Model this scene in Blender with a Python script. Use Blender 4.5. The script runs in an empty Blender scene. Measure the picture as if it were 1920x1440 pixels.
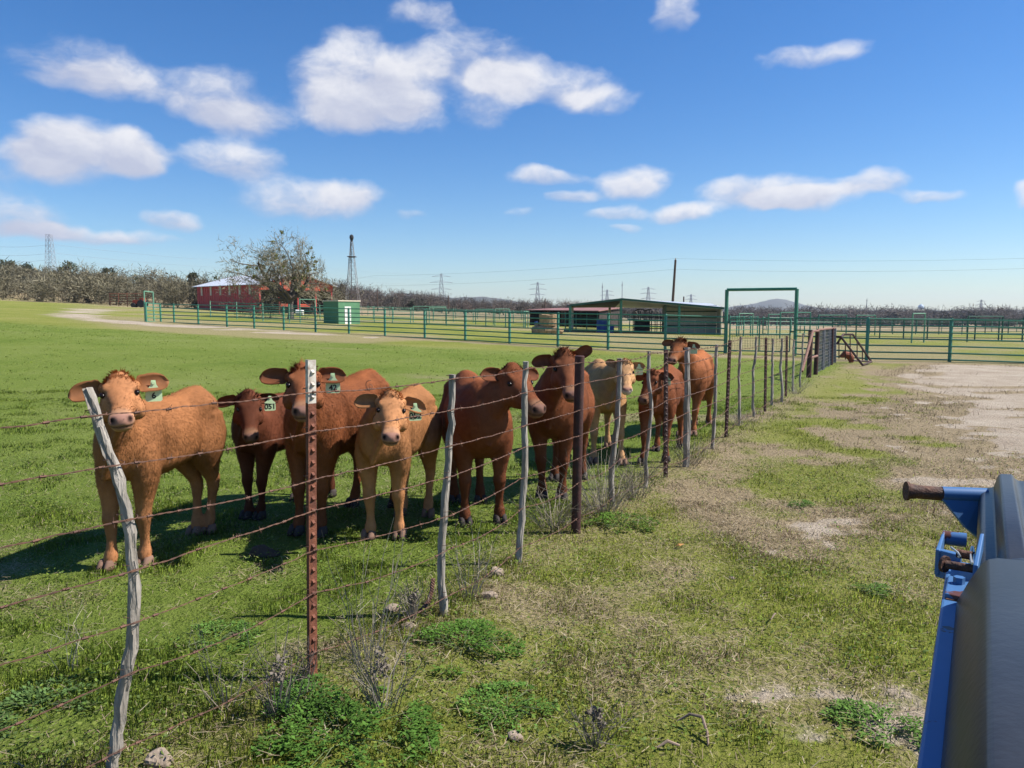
import bpy, bmesh, math, random
import numpy as np
from mathutils import Vector, Matrix

R = math.radians
rng = np.random.default_rng(7)
random.seed(7)
sc = bpy.context.scene
COL = sc.collection

# ------------------------------------------------------------------ camera
H = 1.65
PITCH = math.atan(135 / 1440)
cam_d = bpy.data.cameras.new('camera')
cam = bpy.data.objects.new('camera', cam_d)
COL.objects.link(cam)
cam.location = (0, 0, H)
cam.rotation_euler = (math.pi / 2 - PITCH, 0, 0)
cam_d.sensor_width = 36
cam_d.lens = 27
cam_d.clip_start = 0.05
cam_d.clip_end = 20000
sc.camera = cam

# ------------------------------------------------------------------ light
SUN_EL, SUN_AZ = R(48), R(88)          # azimuth clockwise from +Y
sun_dir = Vector((math.sin(SUN_AZ) * math.cos(SUN_EL), math.cos(SUN_AZ) * math.cos(SUN_EL), math.sin(SUN_EL)))
sl = bpy.data.lights.new('sun', 'SUN')
sl.energy = 4.5
sl.angle = R(0.55)
sl.color = (1.0, 0.95, 0.87)
so = bpy.data.objects.new('sun', sl)
COL.objects.link(so)
so.rotation_euler = sun_dir.to_track_quat('Z', 'Y').to_euler()

sc.view_settings.view_transform = 'Standard'
sc.view_settings.look = 'None'
sc.view_settings.gamma = 1
sc.view_settings.use_curve_mapping = False
sc.view_settings.exposure = 0.86
sc.cycles.use_denoising = True
sc.cycles.max_bounces = 5
sc.cycles.diffuse_bounces = 2
sc.cycles.glossy_bounces = 2
sc.cycles.transmission_bounces = 3
sc.cycles.volume_bounces = 0
sc.cycles.transparent_max_bounces = 6

world = bpy.data.worlds.new('World')
sc.world = world
world.use_nodes = True


def build_sky():
    nt = world.node_tree
    N, L = nt.nodes, nt.links
    N.clear()
    out = N.new('ShaderNodeOutputWorld')
    STR = 0.070
    sky = N.new('ShaderNodeTexSky')
    sky.sky_type = 'NISHITA'
    sky.sun_disc = False
    sky.sun_elevation = SUN_EL
    sky.sun_rotation = SUN_AZ
    sky.air_density = 1.0
    sky.dust_density = 0.15
    sky.ozone_density = 2.6
    hs = N.new('ShaderNodeHueSaturation')
    hs.inputs['Saturation'].default_value = 1.30
    L.new(sky.outputs[0], hs.inputs['Color'])
    tint = N.new('ShaderNodeMix')
    tint.data_type = 'RGBA'
    tint.blend_type = 'MULTIPLY'
    tint.inputs['Factor'].default_value = 1.0
    tint.inputs['B'].default_value = (0.80, 0.91, 1.10, 1)
    L.new(hs.outputs[0], tint.inputs['A'])
    base = tint.outputs['Result']

    def math_(op, a, b=None, c=None):
        n = N.new('ShaderNodeMath')
        n.operation = op
        for i, v in enumerate((a, b, c)):
            if v is None:
                continue
            if isinstance(v, (int, float)):
                n.inputs[i].default_value = v
            else:
                L.new(v, n.inputs[i])
        return n.outputs[0]

    def smooth(v, lo, hi):
        n = N.new('ShaderNodeMapRange')
        n.interpolation_type = 'SMOOTHSTEP'
        L.new(v, n.inputs[0])
        n.inputs[1].default_value = lo
        n.inputs[2].default_value = hi
        return n.outputs[0]

    tc = N.new('ShaderNodeTexCoord')
    sep = N.new('ShaderNodeSeparateXYZ')
    L.new(tc.outputs['Generated'], sep.inputs[0])
    az = math_('ARCTAN2', sep.outputs[0], sep.outputs[1])
    el = math_('ARCSINE', sep.outputs[2])
    comb = N.new('ShaderNodeCombineXYZ')
    L.new(az, comb.inputs[0])
    L.new(el, comb.inputs[1])
    comb.inputs[2].default_value = 1.0

    def noise(vec, scale, detail, rough, sx=1.0, sy=1.0, off=0.0):
        mp = N.new('ShaderNodeMapping')
        mp.inputs['Scale'].default_value = (sx, sy, 1)
        mp.inputs['Location'].default_value = (off, off * 0.7, off * 0.3)
        L.new(vec, mp.inputs[0])
        n = N.new('ShaderNodeTexNoise')
        n.inputs['Scale'].default_value = scale
        n.inputs['Detail'].default_value = detail
        n.inputs['Roughness'].default_value = rough
        L.new(mp.outputs[0], n.inputs['Vector'])
        return n

    # clouds: photo x, photo y, half width, half height, density
    C = [(135, 110, 115, 48, .66), (200, 150, 85, 40, .6), (90, 262, 60, 45, .6), (175, 285, 120, 48, .95), (40, 320, 90, 34, .6), (245, 290, 60, 36, .7),
         (400, 180, 112, 56, 1.0), (480, 225, 80, 30, .6), (660, 140, 110, 84, 1.15), (700, 215, 160, 44, .75), (775, 150, 70, 60, .75),
         (440, 300, 95, 36, .95), (590, 372, 150, 40, .9), (660, 355, 60, 26, .5), (890, 105, 110, 56, .72), (920, 190, 70, 56, .72), (1030, 152, 130, 36, .82),
         (1120, 190, 85, 26, .75), (790, 22, 78, 26, .7), (1258, 15, 48, 40, .85), (1530, 106, 115, 22, .85),
         (1022, 328, 76, 20, 1.05), (1175, 345, 82, 34, 1.15), (1430, 358, 130, 34, 1.2), (1510, 375, 100, 24, 1.0), (1640, 338, 62, 25, 1.1), (1735, 365, 62, 13, .85),
         (1275, 404, 85, 18, 1.15), (1140, 401, 58, 14, 1.0), (1070, 367, 38, 15, .9), (1925, 362, 28, 18, 1.0), (30, 400, 85, 36, .85), (335, 405, 58, 18, .9),
         (190, 436, 135, 17, .9), (760, 408, 30, 9, .7), (1165, 428, 34, 8, .7), (985, 395, 40, 12, .6)]
    front, rest = [], []
    cp, sp = math.cos(PITCH), math.sin(PITCH)
    for (x, y, w, h, d) in C:
        u, v = (x - 960) / 1440, (720 - y) / 1440
        D = Vector((u, cp + v * sp, v * cp - sp)).normalized()
        front.append((math.atan2(D.x, D.y), math.asin(D.z), w / 1440 * 0.86, h / 1440 * 0.92, d if d > .95 else d * 1.12))
    for k in range(14):                     # the same broken cumulus all round
        a = R(58 + 244 * (k + 0.5) / 14) + random.uniform(-.05, .05)
        a = (a + math.pi) % (2 * math.pi) - math.pi
        rest.append((a, random.uniform(.10, .6), random.uniform(.05, .11), random.uniform(.018, .05), random.uniform(.6, 1.1)))

    def bg(c):
        b = N.new('ShaderNodeBackground')
        b.inputs['Strength'].default_value = STR
        L.new(c, b.inputs['Color'])
        return b.outputs[0]

    def cloudy(S):
        warp = noise(comb.outputs[0], 9, 3, 0.6, 1, 1.3, 3.1)
        sub = N.new('ShaderNodeVectorMath')
        sub.operation = 'MULTIPLY_ADD'
        L.new(warp.outputs['Color'], sub.inputs[0])
        sub.inputs[1].default_value = (0.065, 0.040, 0)
        sub.inputs[2].default_value = (-0.0325, -0.020, 0)
        pos = N.new('ShaderNodeVectorMath')
        L.new(comb.outputs[0], pos.inputs[0])
        L.new(sub.outputs[0], pos.inputs[1])
        P = pos.outputs[0]
        acc = None
        cur = P
        for i, (a, e, w, h, d) in enumerate(S):
            if i and i % 6 == 0:                # chained so that the clouds are worked out a few at a time
                ch = N.new('ShaderNodeVectorMath')
                ch.operation = 'MULTIPLY_ADD'
                L.new(acc, ch.inputs[0])
                ch.inputs[1].default_value = (1e-7, 1e-7, 1e-7)
                L.new(P, ch.inputs[2])
                cur = ch.outputs[0]
            m = N.new('ShaderNodeVectorMath')
            m.operation = 'MULTIPLY_ADD'
            L.new(cur, m.inputs[0])
            m.inputs[1].default_value = (1 / w, 1 / h, 1)
            m.inputs[2].default_value = (-a / w, -e / h, 0)
            ln = N.new('ShaderNodeVectorMath')
            ln.operation = 'LENGTH'
            L.new(m.outputs[0], ln.inputs[0])
            mr = N.new('ShaderNodeMapRange')
            mr.interpolation_type = 'SMOOTHSTEP'
            L.new(ln.outputs['Value'], mr.inputs[0])
            mr.inputs[1].default_value = 1.80
            mr.inputs[2].default_value = 1.0
            mr.inputs[3].default_value = 0.0
            mr.inputs[4].default_value = d
            ad = N.new('ShaderNodeVectorMath')
            ad.operation = 'MULTIPLY_ADD'
            L.new(mr.outputs[0], ad.inputs[0])
            L.new(m.outputs[0], ad.inputs[1])
            if acc is not None:
                L.new(acc, ad.inputs[2])
            acc = ad.outputs[0]
        sa = N.new('ShaderNodeSeparateXYZ')
        L.new(acc, sa.inputs[0])
        tot, vs = sa.outputs[2], sa.outputs[1]
        fine = noise(P, 30, 6, 0.6, 1, 1.6, 1.7).outputs[0]
        broad = noise(P, 9, 4, 0.5, 1, 1.6, 8.2).outputs[0]
        dens = math_('ADD', tot, math_('MULTIPLY', math_('SUBTRACT', fine, 0.5), 0.95))
        dens = math_('ADD', dens, math_('MULTIPLY', math_('SUBTRACT', broad, 0.5), 0.7))
        mask = smooth(dens, 0.34, 1.36)
        mask = math_('MULTIPLY', mask, smooth(tot, 0.03, 0.5))
        mask = math_('MULTIPLY', mask, 0.95)
        vert = math_('DIVIDE', vs, math_('MAXIMUM', tot, 0.05))
        shade = math_('ADD', math_('MULTIPLY', vert, 0.5), math_('MULTIPLY', math_('SUBTRACT', broad, 0.5), 0.9))
        shade = math_('ADD', shade, math_('MULTIPLY', math_('SUBTRACT', fine, 0.5), 0.9))
        shade = math_('ADD', shade, math_('MULTIPLY', az, 0.28))    # clouds toward the sun are brighter
        shade = smooth(shade, -0.50, 0.42)
        cc = N.new('ShaderNodeMix')
        cc.data_type = 'RGBA'
        cc.inputs['A'].default_value = (4.3, 4.6, 5.8, 1)
        cc.inputs['B'].default_value = (7.2, 7.2, 7.5, 1)
        L.new(shade, cc.inputs['Factor'])
        mix = N.new('ShaderNodeMix')
        mix.data_type = 'RGBA'
        L.new(mask, mix.inputs['Factor'])
        L.new(base, mix.inputs['A'])
        L.new(cc.outputs['Result'], mix.inputs['B'])
        return bg(mix.outputs['Result'])

    def mixs(f, a, b):
        x = N.new('ShaderNodeMixShader')
        L.new(f, x.inputs[0])
        L.new(a, x.inputs[1])
        L.new(b, x.inputs[2])
        return x.outputs[0]

    isfront = math_('LESS_THAN', math_('ABSOLUTE', az), 0.80)
    above = math_('GREATER_THAN', el, 0.02)
    L.new(mixs(above, bg(base), mixs(isfront, cloudy(rest), cloudy(front))), out.inputs[0])


build_sky()

# ------------------------------------------------------------------ picture <-> place
CP, SP = math.cos(PITCH), math.sin(PITCH)


def ray(px, py):
    u, v = (px - 960) / 1440, (720 - py) / 1440
    return Vector((u, CP + v * SP, v * CP - SP))


def at(px, py, y):
    """point seen at a photo position, y metres in front of the camera"""
    d = ray(px, py)
    return Vector((0, 0, H)) + d * (y / d.y)


def sstep(x, a, b):
    t = np.clip((np.asarray(x, float) - a) / (b - a), 0, 1)
    return t * t * (3 - 2 * t)


def ground_z(x, y):
    x = np.asarray(x, float)
    y = np.asarray(y, float)
    a = np.clip(x / np.maximum(y, 2.0), -0.95, 0.75)
    s = 0.005 - 0.025 * a + 0.02 * a * a
    d = np.minimum(np.maximum(y, 0), 300)
    z = d * s * sstep(y, 7, 30)
    z = z - .0150 * np.clip(y - 55, 0, 330) * sstep(a, .03, .33)      # the flat falls away toward the creek
    z = z + 3.6 * sstep(y, 112, 175) * sstep(-a, 0.05, 0.62)
    return z


def gz(x, y):
    return float(ground_z(x, y))


def gp(px, py):
    """ground point seen at a photo position"""
    d = ray(px, py)
    lo, hi = 0.8, 3000.0
    o = Vector((0, 0, H))
    t, prev = 0.8, 0.8
    while t < 3000:
        p = o + d * t
        if p.z < gz(p.x, p.y):
            lo, hi = prev, t
            break
        prev = t
        t *= 1.03
    for _ in range(30):
        m = (lo + hi) / 2
        p = o + d * m
        if p.z < gz(p.x, p.y):
            hi = m
        else:
            lo = m
    return o + d * hi


def col(px, y, z=None):
    """ground point in photo column px, y metres away"""
    u = (px - 960) / 1440
    zz = 0.0
    for _ in range(3):
        x = u * (y * CP - (zz - H) * SP)
        zz = gz(x, y) if z is None else z
    return Vector((x, y, zz))


# ------------------------------------------------------------------ numpy noise
_perm = np.random.default_rng(3).random((256, 256))


def vnoise(x, y):
    xi, yi = np.floor(x).astype(int), np.floor(y).astype(int)
    fx, fy = x - xi, y - yi
    fx, fy = fx * fx * (3 - 2 * fx), fy * fy * (3 - 2 * fy)
    g = lambda i, j: _perm[i & 255, j & 255]
    return (g(xi, yi) * (1 - fx) + g(xi + 1, yi) * fx) * (1 - fy) + (g(xi, yi + 1) * (1 - fx) + g(xi + 1, yi + 1) * fx) * fy


def fbm(x, y, o=4):
    s, a, n = 0.0, 1.0, 0.0
    for k in range(o):
        s = s + a * vnoise(x * 2 ** k + 17.3 * k, y * 2 ** k + 5.1 * k)
        n += a
        a *= 0.5
    return s / n


# ------------------------------------------------------------------ object helpers
def tag(o, label=None, cat=None, group=None, kind=None):
    if label:
        o['label'] = label
    if cat:
        o['category'] = cat
    if group:
        o['group'] = group
    if kind:
        o['kind'] = kind
    return o


def link(name, me, m=None, parent=None):
    o = bpy.data.objects.new(name, me)
    COL.objects.link(o)
    if m is not None and me is not None:
        for mm in (m if isinstance(m, (list, tuple)) else [m]):
            me.materials.append(mm)
    if parent is not None:
        o.parent = parent
    return o


def thing(name, label, cat, loc=(0, 0, 0), rz=0.0, group=None):
    o = link(name, None)
    o.empty_display_size = 0.2
    o.location = loc
    o.rotation_euler = (0, 0, rz)
    return tag(o, label, cat, group)


class MB:
    def __init__(self):
        self.v, self.f, self.mi, self.cur = [], [], [], 0

    def add(self, vs, fs):
        b = len(self.v)
        self.v += [tuple(p) for p in vs]
        for f in fs:
            self.f.append([b + i for i in f])
            self.mi.append(self.cur)

    def box(self, c, s, rz=0.0, mat=None):
        hx, hy, hz = s[0] / 2, s[1] / 2, s[2] / 2
        pts = [Vector((x, y, z)) for x in (-hx, hx) for y in (-hy, hy) for z in (-hz, hz)]
        M = mat if mat is not None else Matrix.Rotation(rz, 3, 'Z')
        self.add([M @ p + Vector(c) for p in pts], [(0, 1, 3, 2), (4, 6, 7, 5), (0, 4, 5, 1), (2, 3, 7, 6), (0, 2, 6, 4), (1, 5, 7, 3)])

    def hexa(self, b, t):
        """four bottom points, four top points"""
        self.add(list(b) + list(t), [(3, 2, 1, 0), (4, 5, 6, 7), (0, 1, 5, 4), (1, 2, 6, 5), (2, 3, 7, 6), (3, 0, 4, 7)])

    def tube(self, path, r, n=8, cap=True):
        path = [Vector(p) for p in path]
        k = len(path)
        rs = r if isinstance(r, (list, tuple)) else [r] * k
        base = len(self.v)
        ref = None
        for i, p in enumerate(path):
            t = (path[min(i + 1, k - 1)] - path[max(i - 1, 0)])
            if t.length < 1e-9:
                t = Vector((0, 0, 1))
            t.normalize()
            if ref is None:
                ref = Vector((0, 0, 1)) if abs(t.z) < 0.9 else Vector((1, 0, 0))
            s = t.cross(ref)
            if s.length < 1e-6:
                s = t.orthogonal()
            s.normalize()
            q = s.cross(t)
            ref = q
            for j in range(n):
                a = 2 * math.pi * j / n
                self.v.append(tuple(p + (s * math.cos(a) + q * math.sin(a)) * rs[i]))
        for i in range(k - 1):
            for j in range(n):
                a, b = base + i * n + j, base + i * n + (j + 1) % n
                self.f.append([a, b, b + n, a + n])
                self.mi.append(self.cur)
        if cap:
            self.f.append([base + j for j in range(n)][::-1])
            self.mi.append(self.cur)
            self.f.append([base + (k - 1) * n + j for j in range(n)])
            self.mi.append(self.cur)

    def build(self, name, m, parent=None, smooth=False, org=None):
        me = bpy.data.meshes.new(name)
        vs = self.v
        if org is not None:
            o0 = Vector(org)
            vs = [tuple(Vector(p) - o0) for p in vs]
        me.from_pydata(vs, [], self.f)
        if any(self.mi):
            me.polygons.foreach_set('material_index', self.mi)
        bm = bmesh.new()
        bm.from_mesh(me)
        bmesh.ops.recalc_face_normals(bm, faces=bm.faces)
        bm.to_mesh(me)
        bm.free()
        if smooth:
            me.polygons.foreach_set('use_smooth', [True] * len(me.polygons))
            me.set_sharp_from_angle(angle=R(38))
        me.update()
        o = link(name, me, m, parent)
        if org is not None and parent is None:
            o.location = org
        return o


def bevel(o, w=0.01, seg=2):
    b = o.modifiers.new('bevel', 'BEVEL')
    b.width = w
    b.segments = seg
    b.limit_method = 'ANGLE'
    return o


def soup(name, verts, faces, mat_, parent=None, colors=None, normals=None, smooth=False, kind=None):
    """big mesh from numpy arrays; faces all of one size"""
    me = bpy.data.meshes.new(name)
    verts = np.ascontiguousarray(verts, np.float32)
    faces = np.ascontiguousarray(faces, np.int32)
    nf, k = faces.shape
    me.vertices.add(len(verts))
    me.vertices.foreach_set('co', verts.ravel())
    me.loops.add(nf * k)
    me.loops.foreach_set('vertex_index', faces.ravel())
    me.polygons.add(nf)
    me.polygons.foreach_set('loop_start', np.arange(0, nf * k, k, dtype=np.int32))
    if smooth:
        me.polygons.foreach_set('use_smooth', np.ones(nf, bool))
    me.update(calc_edges=True)
    if colors is not None:
        a = me.color_attributes.new('Col', 'FLOAT_COLOR', 'POINT')
        c4 = np.ones((len(verts), 4), np.float32)
        c4[:, :3] = colors
        a.data.foreach_set('color', c4.ravel())
    if normals is not None:
        me.normals_split_custom_set_from_vertices(normals.tolist())
    o = link(name, me, mat_, parent)
    if kind:
        o['kind'] = kind
    return o


# ------------------------------------------------------------------ materials
def mat(name, c1, c2=None, scale=8.0, rough=0.7, bump=0.0, bscale=None, metal=0.0, stretch=(1, 1, 1), coords='Object', spec=0.4, lo=0.35, hi=0.65, detail=5, coat=0.0):
    m = bpy.data.materials.new(name)
    m.use_nodes = True
    N, L = m.node_tree.nodes, m.node_tree.links
    b = N['Principled BSDF']
    b.inputs['Roughness'].default_value = rough
    b.inputs['Metallic'].default_value = metal
    b.inputs['Specular IOR Level'].default_value = spec
    b.inputs['Coat Weight'].default_value = coat
    b.inputs['Base Color'].default_value = (*c1, 1)
    if c2 is not None or bump:
        tc = N.new('ShaderNodeTexCoord')
        mp = N.new('ShaderNodeMapping')
        mp.inputs['Scale'].default_value = stretch
        L.new(tc.outputs[coords], mp.inputs[0])
        n = N.new('ShaderNodeTexNoise')
        n.inputs['Scale'].default_value = scale
        n.inputs['Detail'].default_value = detail
        n.inputs['Roughness'].default_value = 0.6
        L.new(mp.outputs[0], n.inputs['Vector'])
        if c2 is not None:
            r = N.new('ShaderNodeValToRGB')
            r.color_ramp.elements[0].position = lo
            r.color_ramp.elements[1].position = hi
            r.color_ramp.elements[0].color = (*c1, 1)
            r.color_ramp.elements[1].color = (*c2, 1)
            L.new(n.outputs[0], r.inputs[0])
            L.new(r.outputs[0], b.inputs['Base Color'])
        if bump:
            n2 = N.new('ShaderNodeTexNoise')
            n2.inputs['Scale'].default_value = bscale or scale * 3
            n2.inputs['Detail'].default_value = 4
            L.new(mp.outputs[0], n2.inputs['Vector'])
            bp = N.new('ShaderNodeBump')
            bp.inputs['Strength'].default_value = bump
            bp.inputs['Distance'].default_value = 0.02
            L.new(n2.outputs[0], bp.inputs['Height'])
            L.new(bp.outputs[0], b.inputs['Normal'])
    return m


def vcol_mat(name, rough=0.8, spec=0.2, trans=0.0, mul=None, nscale=0.0, sheen=0.0):
    m = bpy.data.materials.new(name)
    m.use_nodes = True
    N, L = m.node_tree.nodes, m.node_tree.links
    b = N['Principled BSDF']
    b.inputs['Roughness'].default_value = rough
    b.inputs['Specular IOR Level'].default_value = spec
    b.inputs['Sheen Weight'].default_value = sheen
    b.inputs['Sheen Roughness'].default_value = 0.5
    a = N.new('ShaderNodeVertexColor')
    a.layer_name = 'Col'
    src = a.outputs[0]
    if nscale:
        tc = N.new('ShaderNodeTexCoord')
        n = N.new('ShaderNodeTexNoise')
        n.inputs['Scale'].default_value = nscale
        n.inputs['Detail'].default_value = 5
        L.new(tc.outputs['Object'], n.inputs['Vector'])
        mr = N.new('ShaderNodeMapRange')
        mr.inputs[1].default_value = 0.3
        mr.inputs[2].default_value = 0.7
        mr.inputs[3].default_value = 0.86
        mr.inputs[4].default_value = 1.12
        L.new(n.outputs[0], mr.inputs[0])
        vm = N.new('ShaderNodeVectorMath')
        vm.operation = 'SCALE'
        L.new(src, vm.inputs[0])
        L.new(mr.outputs[0], vm.inputs['Scale'])
        src = vm.outputs[0]
    L.new(src, b.inputs['Base Color'])
    if trans:
        t = N.new('ShaderNodeBsdfTranslucent')
        L.new(src, t.inputs[0])
        mx = N.new('ShaderNodeMixShader')
        mx.inputs[0].default_value = trans
        L.new(b.outputs[0], mx.inputs[1])
        L.new(t.outputs[0], mx.inputs[2])
        L.new(mx.outputs[0], N['Material Output'].inputs[0])
    return m


M = {}
M['wood'] = mat('weathered_cedar', (.41, .37, .32), (.15, .128, .105), 26, .92, 1.0, 60, stretch=(1, 1, .10), lo=.3, hi=.72, detail=8)
M['rust'] = mat('rusty_steel', (.20, .068, .035), (.10, .034, .02), 22, .8, .3)
M['rust_dark'] = mat('dark_rust_pipe', (.070, .024, .020), (.032, .016, .014), 14, .7, .2)
M['wire'] = mat('rusty_wire', (.17, .085, .055), (.09, .048, .036), 30, .85)
M['tip'] = mat('galvanised_tip', (.55, .51, .44), (.2, .12, .08), 30, .6, lo=.45, hi=.75)
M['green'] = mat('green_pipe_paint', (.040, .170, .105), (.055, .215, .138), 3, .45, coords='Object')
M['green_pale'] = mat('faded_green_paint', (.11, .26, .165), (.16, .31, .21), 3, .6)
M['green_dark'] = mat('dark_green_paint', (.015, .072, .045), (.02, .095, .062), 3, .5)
M['barn_red'] = mat('barn_red_sheet', (.52, .066, .06), (.42, .054, .05), 3, .6, stretch=(1, 1, .1))
M['barn_gable'] = mat('barn_gable_red', (.50, .075, .032), (.40, .055, .03), 3, .6)
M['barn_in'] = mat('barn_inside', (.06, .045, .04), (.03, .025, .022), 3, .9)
M['cream'] = mat('cream_panel', (.68, .59, .44), (.56, .49, .37), 3, .7)
M['roof'] = mat('galvanised_roof', (.55, .58, .63), (.45, .48, .53), 1.2, .45, metal=.3, stretch=(1, 6, 1))
M['roof_rust'] = mat('rusted_roof', (.22, .09, .08), (.30, .16, .14), 1.5, .7)
M['steel_lattice'] = mat('lattice_steel', (.27, .29, .33), rough=.6)
M['pole'] = mat('creosote_pole', (.10, .065, .045), (.07, .045, .035), 4, .9)
M['white'] = mat('white_paint', (.75, .74, .70), (.62, .61, .57), 4, .6)
M['black'] = mat('black_iron', (.018, .018, .02), (.03, .028, .028), 6, .6)
M['blue_drum'] = mat('blue_plastic', (.012, .06, .25), (.018, .08, .30), 4, .5)
M['hay'] = mat('hay', (.44, .30, .17), (.26, .165, .09), 7, .95, .8, 30)
M['rock'] = mat('limestone', (.38, .30, .22), (.17, .13, .10), 14, .95, 1.0, 25, lo=.3, hi=.7)
M['ironwork'] = mat('dark_lattice', (.05, .04, .04), (.09, .05, .04), 5, .7)
M['mesh_grey'] = mat('grey_wire_mesh', (.16, .17, .18), (.10, .10, .11), 5, .6)
M['pipe_tan'] = mat('rusty_tan_pipe', (.24, .13, .095), (.15, .07, .05), 8, .8, .2)
M['twig'] = vcol_mat('bare_twigs', .95, .05)
M['leaf'] = vcol_mat('leaves', .85, .05, .3)
M['grass'] = vcol_mat('grass_blades', .8, .08, .48)
M['fur'] = vcol_mat('calf_fur', .8, .12)
M['hide'] = vcol_mat('calf_hide', .8, .12, 0, nscale=26)
M['eye'] = mat('eye', (.010, .006, .005), rough=.22, spec=.25)
M['tag'] = mat('pale_green_tag', (.52, .68, .40), rough=.5)
M['ink'] = mat('tag_ink', (.01, .012, .012), rough=.6)


def blue_paint():
    m = mat('chipped_blue_paint', (.05, .135, .30), (.06, .155, .34), 4, .42)
    N, L = m.node_tree.nodes, m.node_tree.links
    b = N['Principled BSDF']
    old = b.inputs['Base Color'].links[0].from_socket
    tc = N.new('ShaderNodeTexCoord')
    n = N.new('ShaderNodeTexNoise')
    n.inputs['Scale'].default_value = 13
    n.inputs['Detail'].default_value = 6
    L.new(tc.outputs['Object'], n.inputs['Vector'])
    r = N.new('ShaderNodeValToRGB')
    r.color_ramp.elements[0].position = .625
    r.color_ramp.elements[1].position = .645
    L.new(n.outputs[0], r.inputs[0])
    mx = N.new('ShaderNodeMix')
    mx.data_type = 'RGBA'
    L.new(r.outputs[0], mx.inputs['Factor'])
    L.new(old, mx.inputs['A'])
    mx.inputs['B'].default_value = (.10, .035, .02, 1)
    L.new(mx.outputs['Result'], b.inputs['Base Color'])
    return m


M['blue'] = blue_paint()
M['poly'] = mat('black_poly', (.018, .019, .022), (.042, .044, .048), 4, .38, .05, 60, spec=.35, lo=.25, hi=.75, detail=9)
M['bare_rust'] = mat('bare_rusty_steel', (.13, .055, .03), (.06, .03, .022), 26, .75, .4)
M['zinc'] = mat('zinc_clip', (.55, .52, .45), rough=.35, metal=.7)

# ------------------------------------------------------------------ zones of the ground
F0 = np.array([-.89, 3.44])
FD = np.array([.485, .875])
FD = FD / np.linalg.norm(FD)
FN = np.array([FD[1], -FD[0]])       # to the yard side


def zones(x, y):
    x = np.asarray(x, float)
    y = np.asarray(y, float)
    s = (x - F0[0]) * FN[0] + (y - F0[1]) * FN[1]
    n1 = fbm(x * .55 + 40, y * .55 + 11)
    n2 = fbm(x * 1.9 + 3, y * 1.9 + 70)
    n3 = fbm(x * .13 + 9, y * .13 + 31)
    n4 = fbm(x * 5.3 + 13, y * 5.3 + 1, 3)
    inside = sstep(y, 29.0 - x * .33, 30.5 - x * .33)          # beyond the green fence, roughly
    past = sstep(-s, -.2, .5)                                   # pasture side
    # dry straw share
    dry = .22 * sstep(n1, .42, .66) + .35 * sstep(n2, .5, .68)
    dry = dry * (1 - .72 * past * sstep(y, 4.6, 6.2))
    verge = (1 - past) * (1 - inside)
    dry = dry + verge * (.05 + .10 * sstep(y, 3.5, 5.5) + .42 * sstep(s + (n2 - .5) * 3.2 + (n1 - .5) * 2.0, .9, 2.6) * sstep(y, 3.6, 6.5))
    dry = dry + verge * .45 * sstep(y + (n1 - .5) * 4, 6.0, 8.5) * sstep(s + (n2 - .5) * 3 + (n4 - .5), 1.0, 2.2)
    dry = dry + (1 - sstep(np.abs(s), .12, .5)) * .22
    streak = sstep(fbm(x * .07 + 5, y * .42 + 2), .62, .72)     # tan streaks in the pasture
    dry = dry + past * streak * .5 * sstep(x, -12, -4) * sstep(y, 8, 12) * (1 - inside)
    # bare caliche yard
    yard = sstep(s + (n1 - .5) * 2.6 + (n2 - .5) * 1.8, 2.0, 2.9) * sstep(y + (n1 - .5) * 5, 7.0, 9.5) * (1 - inside)
    weeds = sstep(fbm(x * .35 + 70, y * 1.25 + 20), .5, .6) * sstep(n4, .3, .5)
    yard = yard * (1 - .85 * weeds * (1 - .75 * sstep(s, 3.5, 9)))
    scab = sstep(s + (n1 - .5) * 2, .9, 1.9) * sstep(n2 + .3 * n4, .76, .92) * sstep(y, 3.2, 5.0) * (1 - inside) * (1 - past)
    near_scab = (1 - past) * sstep(s, 1.2, 1.9) * (1 - sstep(y, 3.0, 3.8)) * sstep(n2 * .6 + n4 * .4, .52, .68) * .8
    bare = np.maximum(yard, np.maximum(.8 * scab, .8 * near_scab))
    # foot track just outside the green fence, and the curved dirt road on the left
    fx = (x + 19.5) / (6.2 + 19.5)
    fy = 48 + (31 - 48) * fx
    dtr = (fy - y)
    track = sstep(dtr, .0, .6) * (1 - sstep(dtr, 1.6 + n1, 2.9 + n1)) * sstep(x, -40, -30) * (1 - sstep(x, 14, 20))
    track = track * np.clip(.35 + .45 * sstep(-x, 3, 18), 0, 1) * (1 - sstep(-x, 16, 24))
    bare = np.maximum(bare, track * .9)
    for rd, w in ((ROAD, .55), (ROAD[2:], 1.25), (ROAD2, .8), (ROAD3, .8)):
        dm = np.full(np.shape(x), 1e9)
        for (a, b) in zip(rd[:-1], rd[1:]):
            ab = b - a
            t = np.clip(((x - a[0]) * ab[0] + (y - a[1]) * ab[1]) / (ab @ ab), 0, 1)
            dm = np.minimum(dm, np.hypot(x - a[0] - ab[0] * t, y - a[1] - ab[1] * t))
        bare = np.maximum(bare, (1 - sstep(dm + (n1 - .5) * 1.6, w * .55, w * 1.25)))
    # paddock beyond the fence: greener near, tan farther
    far_dry = inside * (sstep(y, 85, 140) * .85 + .55 * sstep(n3, .42, .6) * (1 - sstep(y, 85, 140)))
    far_dry = far_dry * (1 - .9 * sstep(-x / np.maximum(y, 1), .52, .62) * (1 - sstep(y, 100, 112)))
    dry = np.maximum(dry, far_dry)
    edge = (1 - sstep(np.abs(dtr - .2), .3, 1.6)) * sstep(x, -12, -5) * (1 - sstep(x, 14, 20))
    dry = np.maximum(dry, edge * .85)
    return np.clip(dry, 0, 1), np.clip(bare, 0, 1), s, past, inside, n1, n2


def _g2(px, py):
    p = gp(px, py)
    return np.array([p.x, p.y])


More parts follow.
